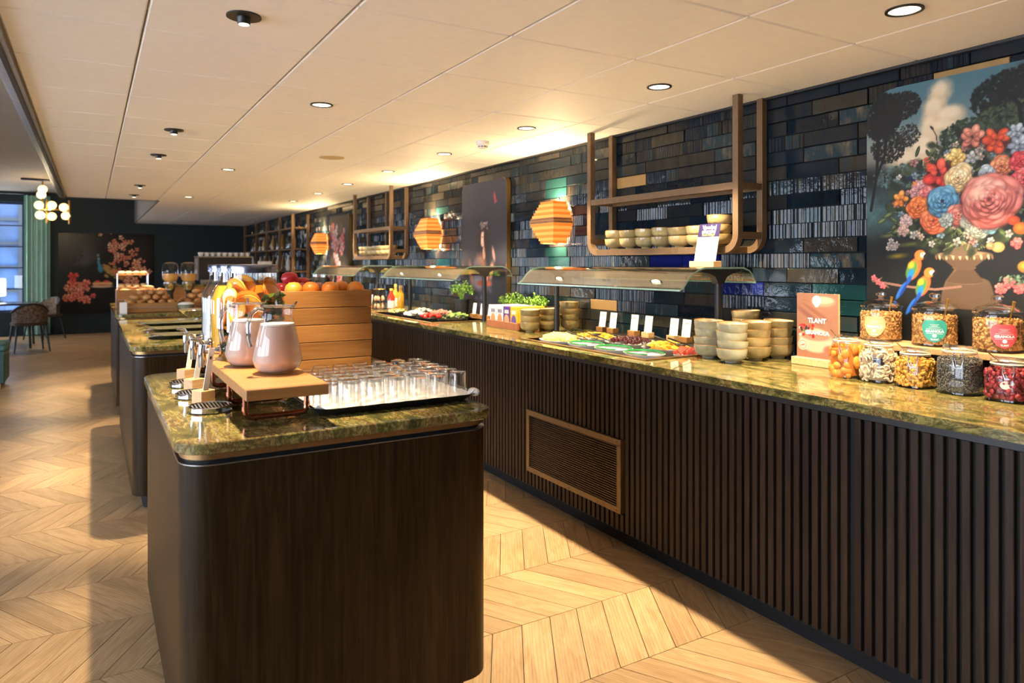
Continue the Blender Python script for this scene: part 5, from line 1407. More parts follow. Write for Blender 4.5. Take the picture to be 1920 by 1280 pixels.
t = thing('granola_sign', 'brown printed granola sign in pale wooden block beside the apricot jar', 'sign', (2.85, 2.075, ZC+.0005))
part('block', MB().box(-.032, .035, -.115, .115, 0, .034, .002), MT['oak_light'], t)
part('board', MB().box(.001, .012, -.1075, .1075, .030, .33, .001), MT['oak_light'], t)
link('print', C.mesh('granola_sign', lambda U, V: (np.zeros_like(U), .1075-U, V+.030)), t)
facing_text('TLANT', .030, 0, .205, -.0012, MT['cream_ink'] if 'cream_ink' in MT else MT['paper'], t, None, .001)
facing_text('GRANOLA', .026, 0, .150, -.0012, MT['paper'], t, None, .0008)
# ------------------------------------------------------------------ drinks island: riser, pitchers, dispensers
t = thing('copper_pipe_riser', 'oak serving board raised on copper pipe legs under the pitchers and dispensers', 'riser', (.48, 2.72, ZC+.0005))
RZ = .118
part('board', MB().box(-.115, .115, -.66, .62, RZ-.032, RZ, .002), MT['oak_y'] if 'oak_y' in MT else MT['oak'], t)
part('end_cap', MB().box(-.115, .115, -.6725, -.661, RZ-.032, RZ, .002), MT['oak'], t)
def elbow(p0, c, p1, r, n=5):
    out = []; a, cc, b = Vector(p0), Vector(c), Vector(p1)
    da, db = (a-cc).normalized()*r, (b-cc).normalized()*r
    for k in range(n+1):
        s = k/n; out.append(tuple((cc+da)*(1-s)**2 + cc*2*s*(1-s) + (cc+db)*s*s))
    return out
def pipe_leg(y):
    r = .0085; zb = r*1.25
    a, b, c, d = (-.09, y, RZ-.033), (-.09, y, zb), (.09, y, zb), (.09, y, RZ-.033)
    path = [a] + elbow(a, b, c, .022) + elbow(b, c, d, .022) + [d]
    m = MB().tube(path, r, 12)
    for (x0, x1) in ((-.068, -.055), (.055, .068)): m.tube([(x0, y, zb), (x1, y, zb)], r*1.22, 12)
    for x in (-.09, .09): m.tube([(x, y, zb+.022), (x, y, zb+.034)], r*1.22, 12); m.tube([(x, y, RZ-.043), (x, y, RZ-.033)], r*1.35, 12)
    return part('pipe_leg', m, MT['copper'], t, True)
for y in (-.52, -.24, .12, .52): pipe_leg(y)
ZR = ZC+.0005+RZ+.0005

SM = simple('pink_smoothie', (.56,.38,.31), .4, 0, .05, 4)
def pitcher(x, y, label, rz):
    t = thing('glass_pitcher', label, 'pitcher', (x, y, ZR), rz, 'glass pitchers of smoothie')
    prof = [(0, .003), (.052, .003), (.066, .014), (.074, .032), (.0775, .042), (.060, .125), (.050, .168), (.047, .185), (.050, .205), (.0525, .212)]
    part('glass_body', MB().lathe(prof, 40), MT['jar'], t, True, angle=60)
    part('smoothie', MB().lathe([(0, .006), (.050, .006), (.064, .016), (.072, .033), (.0755, .043), (.059, .124), (.0525, .150), (0, .151)], 40), SM, t, True)
    part('froth', MB().lathe([(.0524, .151), (.0515, .157), (.03, .159), (0, .1595)], 32), simple('pale_froth', (.82,.70,.62), .6) if 'pale_froth' not in bpy.data.materials else bpy.data.materials['pale_froth'], t, True)
    part('rim', MB().tube([(.0525*math.cos(2*PI*k/32), .0525*math.sin(2*PI*k/32), .212) for k in range(32)], .0022, 8, True), MT['rimglass'], t, True)
    part('handle', MB().tube([(-.048, 0, .200), (-.068, 0, .206), (-.088, 0, .190), (-.096, 0, .155), (-.094, 0, .115), (-.088, 0, .090), (-.083, 0, .094)], [.006, .0075, .008, .008, .008, .0075, .005], 10), MT['rimglass'], t, True, angle=80)
    sp = MB().add([(.048, -.016, .205), (.048, .016, .205), (.066, .0075, .222), (.066, -.0075, .222), (.070, 0, .226), (.052, 0, .200)], [(0, 3, 4, 5), (5, 4, 2, 1), (0, 5, 3), (1, 2, 5)])
    part('spout', sp, MT['rimglass'], t, True)
    part('lid_tab', MB().tube([(.01, .03, .210), (.012, .034, .228), (.014, .036, .216)], .0035, 8), MT['rimglass'], t, True)
    return t
MT['rimglass'] = thin_glass('heavy_glass', (.86,.89,.93), .75, .38, .03, 1.0)
pitcher(.512, 2.335, 'glass pitcher of pink smoothie at the front of the oak riser', PI+.55)
pitcher(.462, 2.545, 'glass pitcher of pink smoothie standing behind another pitcher', PI+.55)
bpy.data.objects['glass_pitcher'].rotation_euler[2] = .25; bpy.data.objects['glass_pitcher.001'].rotation_euler[2] = .25

def slice_disc(R, c, n, mat, parent, name):
    m = MB().lathe([(0, -.003), (R, -.003), (R, .003), (0, .003)], 20)
    M = Vector((0, 0, 1)).rotation_difference(Vector(n)).to_matrix().to_4x4()
    return part(name, m.xf(Matrix.Translation(c) @ M), mat, parent, True)
OF, LF = simple('orange_slice_flesh', (.88,.40,.03), .3), simple('lemon_slice_flesh', (.80,.72,.32), .3)
OP = simple('orange_peel', (.80,.28,.02), .4); LP = simple('lemon_peel', (.82,.60,.05), .4)
MINT = simple('mint_leaf', (.035,.17,.02), .4, 0, .3)
MT['lid_metal'] = simple('dark_polished_lid', (.24,.25,.32), .24, 1.0, .1)
MT['disp_glass'] = thin_glass('dispenser_glass', (.95,.965,.96), .7, .06, .02, 2.0)
def dispenser(y, label, kind):
    x = .512; R = .113
    t = thing('drink_dispenser', label, 'drink dispenser', (x, y, ZR), group='glass drink dispensers on the oak riser')
    part('glass_body', MB().lathe([(0, .004), (R*.90, .004), (R*.97, .016), (R, .03), (R, .205), (R*.97, .225), (R*.86, .25), (R*.76, .268), (R*.74, .278), (R*.74, .315)], 44, sq=.22), MT['disp_glass'], t, True, angle=60)
    lid = part('lid', MB().lathe([(R*.73, .314), (R*.79, .314), (R*.79, .322), (R*.765, .3225), (R*.765, .327), (R*.79, .328), (R*.79, .341), (R*.77, .345), (0, .346)], 44), MT['lid_metal'], t, True)
    if kind == 'fruit':
        r = random.Random(4)
        part('water', MB().lathe([(0, .01), (R*.9, .01), (R*.965, .03), (R*.965, .20), (R*.94, .225), (R*.83, .25), (R*.735, .268), (R*.715, .285), (0, .286)], 40, sq=.22), thin_glass('infused_water', (.92,.66,.30), .1, .02), t, True)
        for k in range(15):
            a = -PI/2-.25+r.uniform(-1.6, 1.25); z = .155+.115*r.random(); rr = R*(.86 if z < .21 else .66)
            c = (rr*math.cos(a), rr*math.sin(a), z); nrm = (math.cos(a+r.uniform(-.3, .3)), math.sin(a), r.uniform(-.3, .4))
            big = r.random() < .68
            s_ = slice_disc(.050 if big else .040, c, nrm, OP if big else LP, t, 'orange_slice' if big else 'lemon_slice')
            n = Vector(nrm).normalized(); c2 = Vector(c)+n*.0012
            m = MB().lathe([(0, -.003), (.045 if big else .035, -.003), (.045 if big else .035, .003), (0, .003)], 20)
            part('flesh', m.xf(Matrix.Translation(c2) @ Vector((0, 0, 1)).rotation_difference(n).to_matrix().to_4x4()), OF if big else LF, s_, True)
        for a, z in ((-2.6, .225), (-2.3, .185)):
            c = (R*.90*math.cos(a), R*.90*math.sin(a), z); n = Vector((math.cos(a), math.sin(a), .1)).normalized()
            s_ = slice_disc(.036, c, n, LP, t, 'lemon_slice')
            part('flesh', MB().lathe([(0, -.003), (.031, -.003), (.031, .003), (0, .003)], 20).xf(Matrix.Translation(Vector(c)+n*.0014) @ Vector((0, 0, 1)).rotation_difference(n).to_matrix().to_4x4()), LF, s_, True)
        for k, (dx, dy, z) in enumerate(((0, 0, .19), (.03, -.03, .205), (-.03, -.02, .20))): part('orange_half', MB().ell((dx, dy, z), (.042, .042, .038), 16, 10), OP, t, True)
        mb = MB()
        for k in range(260):
            a = r.uniform(0, 2*PI); q = R*r.uniform(.5, .93); z = .015+.155*r.random()
            if k > 215: a = r.uniform(-1.5, -.2); z = .18+.055*r.random(); q = R*.88
            L = r.uniform(.014, .026); M = Matrix.Translation((q*math.cos(a), q*math.sin(a), z)) @ Matrix.Rotation(r.uniform(0, 6), 4, 'Z') @ Matrix.Rotation(r.uniform(-1.5, 1.5), 4, 'X') @ Matrix.Rotation(r.uniform(-1, 1), 4, 'Y')
            v = [(-L, 0, 0), (-L*.3, L*.5, .002), (L*.5, L*.42, .002), (L, 0, -.002), (L*.5, -L*.42, .002), (-L*.3, -L*.5, .002), (0, 0, -.002)]
            mb.add([tuple(M @ Vector(p)) for p in v], [(0, 6, 1), (1, 6, 2), (2, 6, 3), (3, 6, 4), (4, 6, 5), (5, 6, 0)])
        part('mint_leaves', mb, MINT, t, True, kind='stuff')
    else:
        h, m = (.262, simple('orange_juice', (.82,.42,.02), .3, 0, .05)) if kind == 'juice' else (.203, simple('fresh_milk', (.84,.85,.84), .3, 0, .02))
        part('drink', MB().lathe([(0, .01), (R*.9, .01), (R*.965, .03), (R*.965, min(h, .205)), (R*(.965 if h < .21 else .76), h), (0, h)], 40, sq=.22), m, t, True)
    # tap towards the seating side
    tp = MB().tube([(-R*.98, 0, .035), (-R*1.12, 0, .035), (-R*1.30, 0, .035), (-R*1.52, 0, .035)], [.017, .011, .010, .011], 12)
    tap = part('tap', tp, MT['chrome'], t, True)
    part('tap_flange', MB().tube([(-R*.995, 0, .035), (-R*1.05, 0, .035)], .024, 16), MT['chrome'], tap, True)
    part('spout', MB().tube([(-R*1.50, 0, .058), (-R*1.52, 0, .040), (-R*1.52, 0, .01), (-R*1.54, 0, -.022)], [.013, .015, .012, .009], 12), MT['chrome'], tap, True)
    part('lever', MB().tube([(-R*1.52, 0, .058), (-R*1.60, 0, .074), (-R*1.85, .0, .080)], [.009, .008, .006], 10), MT['chrome'], tap, True)
    return t
dispenser(2.74, 'glass dispenser of water with orange slices, lemon and mint', 'fruit')
dispenser(2.985, 'glass dispenser of orange juice between two other dispensers', 'juice')
dispenser(3.226, 'glass dispenser half full of white milk', 'milk')

# drip trays and tap labels
def drip(x, y, label):
    t = thing('drip_tray', label, 'drip tray', (x, y, ZC+.0005), group='round drip trays on the drinks island')
    part('rim', MB().lathe([(0, 0), (.062, 0), (.066, .004), (.066, .018), (.062, .020), (.060, .017)], 36), MT['chrome'], t, True)
    part('dark_insert', MB().lathe([(.060, .010), (0, .010)][::-1], 30), MT['black'], t, True)
    for k in range(-5, 6):
        L = math.sqrt(max(0, .058**2-(k*.0105)**2))
        part('grid_bar', MB().box(k*.0105-.0022, k*.0105+.0022, -L, L, .015, .018), MT['steel'], t)
    return t
drip(.325, 2.42, 'round chrome drip tray under the fruit water tap')
drip(.392, 2.545, 'round chrome drip tray overlapped by the riser beside another tray') if False else None
drip(.315, 2.70, 'round chrome drip tray under the orange juice tap')
drip(.318, 2.965, 'round chrome drip tray under the milk tap')
def tap_label(x, y, label):
    t = thing('tap_label', label, 'label', (x, y, ZC+.0005), .5, 'tall label strips in front of the dispensers')
    part('block', MB().box(-.026, .026, -.026, .026, 0, .045, .0015), MT['oak_light'], t)
    M = Matrix.Translation((0, -.006, .020)) @ Matrix.Rotation(.10, 4, 'Y') @ Matrix.Rotation(.10, 4, 'X')
    part('strip', MB().box(-.0105, .0105, -.0012, .0012, 0, .165).xf(M), MT['paper'], t)
    part('printed_mark', MB().box(-.004, .004, -.0018, -.0013, .128, .138).xf(M), MT['ink'], t)
    return t
tap_label(.322, 2.565, 'white label strip in wooden block before the fruit water dispenser')
tap_label(.325, 2.835, 'white label strip in wooden block before the orange juice dispenser')
tap_label(.328, 3.115, 'white label strip in wooden block before the milk dispenser')

# ------------------------------------------------------------------ tray of upside-down tumblers
TRAY = (.856, 2.365)
t = thing('serving_tray', 'black serving tray lined with white cloth under the upturned glasses', 'tray', (TRAY[0], TRAY[1], ZC+.0005), .0)
def tray_ring(a, b, z, r): return [(p[0], p[1], z) for p in rrect(-a, a, -b, b, r, 6)]
m = MB(); rings = [tray_ring(.245, .205, .0, .04), tray_ring(.255, .215, .004, .045), tray_ring(.280, .240, .026, .06), tray_ring(.284, .244, .027, .062), tray_ring(.258, .218, .007, .046), tray_ring(.245, .205, .0045, .04)]
n = len(rings[0]); v = [p for r in rings for p in r]
f = [(k*n+i, k*n+(i+1) % n, (k+1)*n+(i+1) % n, (k+1)*n+i) for k in range(5) for i in range(n)] + [tuple(range(n-1, -1, -1)), tuple(5*n+i for i in range(n))]
part('tray_body', m.add(v, f), MT['black'], t, True)
cl = MB().grid(lambda u, w: (-.268+.536*u, -.222+.444*w, .0075 + (.016*max(0, (abs(u-.5)-.455)/.045)**1.2 + .015*max(0, (abs(w-.5)-.455)/.045)**1.2)*(1+.35*math.sin(u*60)*math.sin(w*50)) + .0008*math.sin(u*37+w*11)), 44, 36)
part('cloth', cl, MT['cloth'], t, True, angle=80, label='white cloth liner')
for k, (x, y) in enumerate(((-.272, .18), (.275, -.20), (.27, .2))): part('cloth_fold', MB().ell((x, y, .026), (.018, .03, .014), 12, 8), MT['cloth'], t, True)
gh = .090
gb = [(.0315, 0), (.0282, gh-.006), (.0270, gh-.001), (.025, gh), (0, gh)]
glass_me = MB().lathe(gb, 22).lathe([(.0277, gh-.010), (0, gh-.0105)], 22).mesh('tumbler', MT['tumbler'], True, 50)
for i in range(7):
    for j in range(6):
        x = TRAY[0]-.222+.074*i; y = TRAY[1]-.182+.0728*j
        if j == 5 and i == 0: continue
        o = link('tumbler', glass_me, None, (x+random.uniform(-.002, .002), y+random.uniform(-.002, .002), ZC+.0098))
        tag(o, 'clear glass tumbler standing upside down on the cloth-lined tray', 'glass', 'upturned tumblers on the tray')

# ------------------------------------------------------------------ wooden crate with fruit
cx0, cx1, cy0, cy1 = .665, 1.035, 2.925, 3.335
t = thing('wooden_crate', 'tall slatted wooden crate of fruit behind the tray of glasses', 'crate', ((cx0+cx1)/2, (cy0+cy1)/2, ZC+.0005))
hh = .0685
for k in range(5):
    z0 = k*(hh+.0025)+.001; e = .002*((k*7) % 3-1)
    a, b, c, d = cx0-(cx0+cx1)/2+e, cx1-(cx0+cx1)/2+e, cy0-(cy0+cy1)/2, cy1-(cy0+cy1)/2
    mt = MT['oak']
    part('plank', MB().box(a, b, c, c+.012, z0, z0+hh, .0015), mt, t); part('plank', MB().box(a, b, d-.012, d, z0, z0+hh, .0015), mt, t)
    part('plank', MB().box(a, a+.012, c+.012, d-.012, z0, z0+hh, .0015), mt, t); part('plank', MB().box(b-.012, b, c+.012, d-.012, z0, z0+hh, .0015), mt, t)
part('fruit_deck', MB().box(cx0-(cx0+cx1)/2+.013, cx1-(cx0+cx1)/2-.013, -.19, .19, .315, .322), MT['oak'], t)
CT = ZC+.3225
def orange_peel_mat():
    m, nt, b = newmat('orange_skin'); f = noise(nt, mapped(nt, (1,1,1)), 260, 2)
    nt.links.new(ramp(nt, noise(nt, mapped(nt, (1,1,1)), 14), [(.3, (.72,.20,.02)), (.7, (.85,.30,.04))]), b.inputs['Base Color'])
    b.inputs['Roughness'].default_value = .35; bump(nt, b, f, .35, .002); return m
OS = orange_peel_mat()
def orange(x, y, label, r=.037, z=None):
    t = thing('orange', label, 'orange', (x, y, (CT if z is None else z)+r*.94), random.uniform(0, 6), 'oranges on the wooden crate')
    m = MB().lathe([(0, -r*.94), (r*.5, -r*.83), (r*.87, -r*.48), (r, 0), (r*.87, r*.48), (r*.5, r*.84), (r*.1, r*.90), (0, r*.87)], 24)
    part('fruit', m, OS, t, True, angle=80)
    part('stem_scar', MB().lathe([(0, r*.885), (.004, r*.89), (.0045, r*.905), (0, r*.91)], 8), simple('stem_green', (.12,.14,.04), .6) if 'stem_green' not in bpy.data.materials else bpy.data.materials['stem_green'], t, True)
    return t
for x, y, d in ((.720, 2.985, 'at the dispenser end of the crate front'), (.798, 3.012, 'second from the dispenser end of the crate'), (.872, 2.985, 'in the middle of the crate front'), (.935, 3.03, 'behind the front oranges on the crate'), (.978, 2.97, 'at the aisle corner of the crate')):
    orange(x, y, 'orange %s' % d)
def apple(x, y, z, col, label):
    r = .036
    t = thing('apple', label, 'apple', (x, y, z+r*.86), random.uniform(0, 6), 'apples on the wooden crate')
    part('fruit', MB().lathe([(0, -r*.74), (r*.35, -r*.86), (r*.8, -r*.5), (r, .1*r), (r*.86, r*.62), (r*.45, r*.88), (r*.15, r*.80), (0, r*.66)], 24), simple('apple_skin_'+label[:9], col, .22, 0, .35, 10), t, True, angle=80)
    part('stem', MB().tube([(0, 0, r*.66), (.004, 0, r*1.12)], .0018, 6), MT['dark_wood'], t, True)
for x, y, z, c, d in ((.702, 3.11, CT, (.55,.04,.05), 'red apple lying behind the oranges by the dispenser'), (.778, 3.11, CT, (.62,.10,.09), 'rosy apple in the heap behind the oranges'), (.745, 3.16, CT+.045, (.60,.03,.04), 'deep red apple on top of the heap'), (.852, 3.12, CT, (.66,.22,.18), 'pale pink apple beside the rosy apple'), (.81, 3.20, CT+.02, (.50,.02,.03), 'dark red apple at the back of the heap'), (.93, 3.13, CT, (.66,.30,.16), 'striped yellow-red apple behind the middle orange')):
    apple(x, y, z, c, d)
# ------------------------------------------------------------------ second island: dark plates, labels
def plate(x, y, z, rz, label):
    t = thing('serving_plate', label, 'plate', (x, y, z), rz, 'dark serving plates on the second island')
    a, b = .27, .13
    ring = lambda k, z_: [(p[0], p[1], z_+(.010*(abs(p[0])/(a*k))**3 if k > .7 else 0)) for p in rrect(-a*k, a*k, -b*k, b*k, .08*k, 6)]
    R = [ring(.60, 0), ring(.68, .003), ring(1.0, .016), ring(1.0, .019), ring(.67, .008), ring(.60, .006)]
    n = len(R[0]); v = [p for r in R for p in r]
    f = [(k*n+i, k*n+(i+1) % n, (k+1)*n+(i+1) % n, (k+1)*n+i) for k in range(5) for i in range(n)] + [tuple(range(n-1, -1, -1)), tuple(5*n+i for i in range(n))]
    part('plate_body', MB().add(v, f), PLM, t, True, angle=50)
PLM = simple('dark_olive_glaze', (.045,.045,.025), .1, 0, .4, 8, 0, .4)
plate(.56, 6.02, ZC+.0005, .05, 'dark glazed serving plate farthest along the second island')
plate(.58, 5.50, ZC+.0005, .03, 'dark glazed serving plate in the middle of the row of plates')
plate(.58, 4.98, ZC+.0005, .05, 'dark glazed serving plate at the near end of the row of plates')
JM = simple('amber_honey', (.45,.16,.03), .1)
def jam_block(x, y, label, kind):
    if kind == 'jar':
        t = thing('honey_jar', label, 'jar', (x, y, ZC+.0005), group='small jars on the second island')
        part('glass_body', MB().lathe([(0, 0), (.04, 0), (.042, .006), (.042, .07), (.035, .08), (.036, .09)], 20), MT['jar'], t, True)
        part('honey', MB().lathe([(0, .003), (.039, .003), (.0395, .055), (0, .056)], 20), JM, t, True)
        part('spoon', MB().tube([(.0, 0, .02), (.018, -.01, .16), (.021, -.011, .19)], [.004, .004, .007], 8), MT['white'], t, True)
    else:
        card_holder(x, y, ZC+.0005, label, 'label cards on the second island', h=.12, w=.05)
jam_block(.86, 5.75, 'small jar of amber honey with white spoon on the second island', 'jar')
jam_block(.92, 5.45, 'small jar of dark jam with white spoon beside the wooden caddy', 'jar')
jam_block(.90, 6.22, 'small jar of honey behind the serving plates', 'jar')
jam_block(.90, 5.10, 'white label card in wooden block beside the near serving plate', 'card')
jam_block(.80, 5.80, 'white label card in wooden block between the honey jars', 'card')
t = thing('wooden_caddy', 'pale wooden caddy box of white spoons on the second island', 'caddy', (.98, 5.28, ZC+.0005))
for b in ((-.07, .07, -.05, -.04), (-.07, .07, .04, .05), (-.07, -.06, -.04, .04), (.06, .07, -.04, .04)): part('side', MB().box(*b, 0, .07, .001), MT['oak_light'], t)
part('base', MB().box(-.06, .06, -.04, .04, 0, .006), MT['oak_light'], t)
for k in range(3): part('spoon', MB().tube([(-.03+.03*k, 0, .01), (-.04+.045*k, .01, .13), (-.042+.05*k, .01, .16)], [.004, .004, .009], 8, flat=.5), MT['white'], t, True)
t = thing('glass_bowl', 'shallow footed glass bowl behind the dark serving plates', 'bowl', (.78, 6.45, ZC+.0005))
part('bowl', MB().lathe([(.05, 0), (.05, .006), (.03, .012), (.10, .03), (.165, .085), (.168, .088), (.160, .085), (.095, .035), (0, .022)], 28), MT['rimglass'], t, True)
t = thing('card_stand', 'pair of clear card stands at the corner of the bread island', 'card stand', (.26, 7.62, ZC+.0005))
for k in (0, 1): part('card', MB().box(-.03, .03, .08*k, .08*k+.003, 0, .10), MT['paper'], t)

# ------------------------------------------------------------------ bread island
BR = granola_mat('bread_crust', [(.28,.11,.03), (.45,.20,.055), (.58,.30,.10), (.36,.15,.04)])
roll = MB().ell((0, 0, 0), (.045, .038, .028), 14, 8).mesh('bread_roll', BR, True)
def cro():
    P = [(.06*math.cos(a), .045*math.sin(a), 0) for a in [PI*k/8 for k in range(9)]]
    return MB().tube(P, [.006, .014, .021, .026, .028, .026, .021, .014, .006], 10).mesh('croissant', BR, True)
crom = cro()
def basket(x, y, z, w, d, h, label):
    t = thing('bread_crate', label, 'crate', (x, y, z), group='wooden bread crates on the bread island')
    for k in range(2):
        z0 = .004+k*(h/2); z1 = z0+h/2-.004
        for b in ((-w/2, w/2, -d/2, -d/2+.012), (-w/2, w/2, d/2-.012, d/2), (-w/2, -w/2+.012, -d/2+.012, d/2-.012), (w/2-.012, w/2, -d/2+.012, d/2-.012)):
            part('slat', MB().box(*b, z0, z1, .001), MT['oak'], t)
    part('base', MB().box(-w/2+.012, w/2-.012, -d/2+.012, d/2-.012, 0, .008), MT['oak'], t)
    part('paper_liner', MB().box(-w/2+.014, w/2-.014, -d/2+.014, d/2-.014, .008, h*.72), MT['cloth'], t)
    return t
def fill_rolls(x, y, z, w, d, nx, ny, layers, me, label, cat, group):
    for l in range(layers):
        for i in range(nx-l):
            for j in range(ny-l):
                o = link(me.name, me, None, (x-w/2+w*(i+.5+.5*l)/nx+random.uniform(-.008, .008), y-d/2+d*(j+.5+.5*l)/ny+random.uniform(-.008, .008), z+.028+.045*l), (random.uniform(-.2, .2), random.uniform(-.2, .2), random.uniform(0, 6)), (random.uniform(.8, .95),)*3)
                tag(o, label, cat, group)
basket(.50, 7.85, ZC+.0005, .46, .36, .09, 'wooden crate of brown bread rolls at the near corner of the bread island')
fill_rolls(.50, 7.85, ZC+.068, .44, .34, 5, 4, 3, roll, 'brown bread roll heaped in the near wooden crate', 'bread roll', 'rolls in the near bread crate')
basket(.93, 7.95, ZC+.0005, .30, .42, .09, 'wooden crate of pale bread rolls on the aisle side of the bread island')
fill_rolls(.93, 7.95, ZC+.068, .28, .40, 3, 4, 3, roll, 'pale bread roll heaped in the aisle-side crate', 'bread roll', 'rolls in the aisle-side bread crate')
basket(.45, 8.45, ZC+.0005, .46, .40, .20, 'tall wooden crate of croissants behind the bread rolls')
fill_rolls(.45, 8.45, ZC+.150, .42, .36, 3, 2, 2, crom, 'golden croissant in the tall wooden crate', 'croissant', 'croissants in the tall crate')
t = thing('cake_stand', 'tall wire stand of small pastries behind the croissant crate', 'cake stand', (.40, 9.05, ZC+.0005))
for z in (.02, .20, .34): part('tier', MB().box(-.16, .16, -.11, .11, z, z+.008), MT['oak'], t)
for x in (-.15, .15):
    for y in (-.10, .10): part('rod', MB().tube([(x, y, 0), (x, y, .36)], .005, 6), MT['steel'], t, True)
past = MB().lathe([(0, 0), (.03, 0), (.036, .022), (.026, .036), (0, .040)], 12).mesh('pastry', granola_mat('glazed_pastry', [(.70,.48,.22), (.80,.62,.36), (.60,.34,.12)]), True)
for z in (.0285, .2085, .3485):
    for i in range(4):
        for j in range(2):
            tag(link('pastry', past, None, (.40-.11+.073*i, 9.05-.045+.09*j, ZC+z+.0005)), 'small golden pastry on the tall wire stand', 'pastry', 'pastries on the wire stand')
t = thing('sugar_bowl', 'grey bowl heaped with white sugar sachets between the bread crates', 'bowl', (.80, 7.62, ZC+.0005))
part('bowl', MB().lathe([(0, 0), (.04, 0), (.045, .008), (.085, .07), (.088, .072), (.08, .068), (.04, .012), (0, .012)], 24), MT['bowl_grey'], t, True)
part('sachets', MB().ell((0, 0, .066), (.078, .078, .03), 16, 8), MT['cloth'], t, True)

# ------------------------------------------------------------------ far bar counter with grinders, coffee machine, cups
t = thing('bar_counter', 'tall wooden bar counter with stone top in front of the far wall', 'counter', (1.9, 12.3, 0))
part('body', MB().box(1.02, 2.60, 11.95, 12.65, 0, 1.05), MT['oak'], t, world=True)
part('stone_top', MB().box(.99, 2.63, 11.90, 12.70, 1.05, 1.085, .003), MT['marble'], t, world=True)
ZB = 1.0855
def grinder(x, y, label):
    t = thing('cereal_dispenser', label, 'dispenser', (x, y, ZC+.0005), group='tall cereal dispensers')
    part('stand', MB().lathe([(0, 0), (.075, 0), (.075, .02), (.035, .04), (.03, .12), (.05, .16), (0, .16)], 20), MT['black'], t, True)
    part('neck', MB().lathe([(.05, .16), (.055, .20), (.07, .22), (.07, .25), (0, .25)], 20), MT['steel'], t, True)
    part('hopper', MB().lathe([(.06, .25), (.085, .29), (.09, .31), (.09, .43), (.075, .47), (.04, .488), (0, .49)], 24), MT['jar'], t, True)
    part('cereal', MB().lathe([(0, .255), (.055, .255), (.083, .295), (.083, .35), (0, .355)], 20), GR, t, True)
    part('knob', MB().tube([(0, -.05, .19), (0, -.10, .19)], .022, 12), MT['brass'], t, True)
    return t
grinder(.80, 9.25, 'tall cereal dispenser with clear hopper at the end of the bread island')
grinder(1.0, 9.25, 'tall cereal dispenser with clear hopper at the aisle side of the bread island')
t = thing('coffee_machine', 'black and steel coffee machine topped with white cups on the far bar', 'coffee machine', (1.85, 12.3, ZB))
part('body', MB().box(-.40, .40, -.22, .22, .05, .42, .01), MT['black'], t)
part('top_tray', MB().box(-.42, .42, -.23, .23, .42, .44, .003), MT['steel'], t)
part('drip_tray', MB().box(-.38, .38, -.34, -.22, .03, .07, .003), MT['steel'], t)
for x in (-.2, .2): part('group_head', MB().lathe([(0, .20), (.035, .20), (.04, .24), (0, .24)], 14, (x, -.27)).box(x-.03, x+.03, -.27, -.22, .235, .27), MT['chrome'], t, True)
for x in (-.3, .3): part('foot', MB().box(x-.03, x+.03, -.15, .15, 0, .05), MT['steel'], t)
part('side_panel', MB().box(-.415, -.401, -.2, .2, .06, .41, .003), MT['steel'], t)
cup = MB().lathe([(0, 0), (.022, 0), (.036, .05), (.038, .06), (.034, .058), (.020, .006), (0, .006)], 14).mesh('cup', MT['white'], True)
for i in range(9):
    for j in range(2): tag(link('cup', cup, None, (1.50+.088*i, 12.2+.12*j, ZB+.4405)), 'white cup standing on top of the coffee machine', 'cup', 'cups on the coffee machine')
t = thing('menu_stand', 'square white menu board standing on the far bar by the rack', 'menu board', (2.45, 12.1, ZB))
part('board', MB().box(-.11, .11, -.006, .006, .02, .36, .002), MT['paper'], t); part('foot', MB().box(-.08, .08, -.04, .04, 0, .02), MT['oak_light'], t)
t = thing('dessert_stand', 'glowing glass stand of lemon cakes at the end of the far bar', 'cake stand', (1.12, 12.2, ZB))
part('stem', MB().lathe([(0, 0), (.07, 0), (.02, .02), (.018, .10), (.15, .115), (.15, .122), (0, .122)], 24), MT['rimglass'], t, True)
for k in range(7): tag(link('lemon_cake', past, None, (1.12+.09*math.cos(k*.9), 12.2+.09*math.sin(k*.9), ZB+.1225)), 'small yellow cake on the glass stand', 'cake', 'cakes on the glass stand')
# dark kettles and warming tray on the buffet beyond the third guard
for y, d in ((9.75, 'nearest the lamp'), (10.15, 'beyond the other flask')):
    t = thing('coffee_flask', 'black vacuum flask with steel lid %s' % d, 'flask', (2.78, y, ZC+.0005))
    part('body', MB().lathe([(0, 0), (.075, 0), (.08, .01), (.08, .24), (.06, .29), (0, .29)], 22), MT['black'], t, True)
    part('lid', MB().lathe([(.062, .285), (.062, .32), (.04, .34), (0, .345)], 20), MT['steel'], t, True)
    part('handle', MB().tube([(-.07, 0, .25), (-.12, 0, .24), (-.12, 0, .12), (-.078, 0, .09)], .01, 8), MT['black'], t, True)

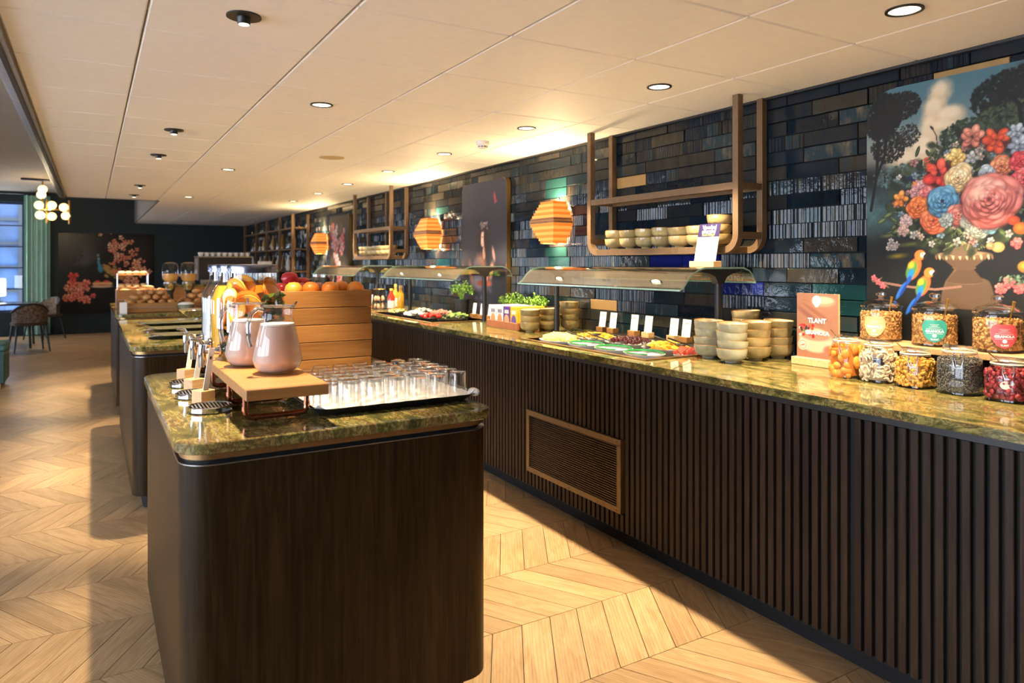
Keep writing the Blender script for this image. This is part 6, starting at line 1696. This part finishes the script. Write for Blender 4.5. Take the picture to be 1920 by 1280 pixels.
# ------------------------------------------------------------------ seating area
def chair(x, y, rz, label):
    t = thing('dining_chair', label, 'chair', (x, y, 0), rz, 'dining chairs by the window')
    part('seat', MB().prism(rrect(-.23, .23, -.22, .22, .08, 5), .42, .47, .01), CHS, t, True)
    m = MB(); n = 16
    def fn(u, v):
        a = math.radians(200+140*u); r = .26
        return (r*math.cos(a), .02-(-.0)+r*math.sin(a)*.95, .47+.30*v*(.55+.45*math.sin(PI*u)))
    A = MB().grid(fn, n, 4); B = MB().grid(lambda u, v: (fn(u, v)[0]*.88, fn(u, v)[1]*.88, fn(u, v)[2]), n, 4)
    A.add(B.v, [q[::-1] for q in B.f])
    part('backrest', A, CHF, t, True, angle=80)
    part('top_rail', MB().tube([(fn(k/n, 1)[0], fn(k/n, 1)[1], fn(k/n, 1)[2]) for k in range(n+1)], .018, 8), MT['black'], t, True)
    for sx in (-1, 1):
        for sy in (-1, 1): part('leg', MB().tube([(sx*.19, sy*.17, .43), (sx*.24, sy*.23, .0)], [.02, .012], 8), MT['black'], t, True)
    return t
CHF = simple('leopard_patterned_fabric', (.16,.11,.075), .8, 0, .8, 26); CHS = simple('dark_brown_seat', (.06,.035,.022), .6)
chair(-.86, 13.75, 0.25, 'dining chair with patterned fabric back pushed up to the window table')
chair(-1.55, 13.6, -.1, 'dark dining chair beside the patterned chair at the window table')
chair(-.75, 15.85, 2.3, 'slender dark dining chair standing beside the teal curtain')
t = thing('dining_table', 'dark dining table by the far window', 'table', (-1.45, 14.6, 0))
part('top', MB().prism(rrect(-.65, .65, -.45, .45, .05, 4), .72, .75, .004), simple('dark_blue_table', (.03,.03,.06), .25), t, True)
for sx in (-1, 1):
    for sy in (-1, 1): part('leg', MB().tube([(sx*.55, sy*.36, .72), (sx*.58, sy*.38, 0)], [.025, .018], 8), MT['black'], t, True)
t = thing('table_lamp', 'white rectangular glowing lamp on the window table', 'lamp', (-1.36, 15.0, .7505))
part('base', MB().lathe([(0, 0), (.05, 0), (.05, .01), (.01, .016), (.01, .10), (0, .10)], 16), MT['black'], t, True)
part('shade', MB().prism(rrect(-.085, .085, -.085, .085, .03, 5), .10, .40, .01), emis('white_lamp_shade', (.9,.95,1), 4.0), t, True)
t = thing('banquette', 'teal upholstered bench end at the edge of the seating area', 'bench', (-1.36, 10.05, 0))
part('base', MB().box(-.55, .52, -.28, .28, .06, .42, .01), simple('teal_fabric', (.055,.13,.12), .85, 0, .1, 40), t)
part('cushion', MB().box(-.56, .53, -.29, .29, .42, .50, .03), simple('teal_cushion', (.09,.22,.21), .85, 0, .1, 40), t, True)
for x in (-.45, .45):
    for y in (-.22, .22): part('foot', MB().box(x-.03, x+.03, y-.03, y+.03, 0, .06), MT['oak_light'], t)
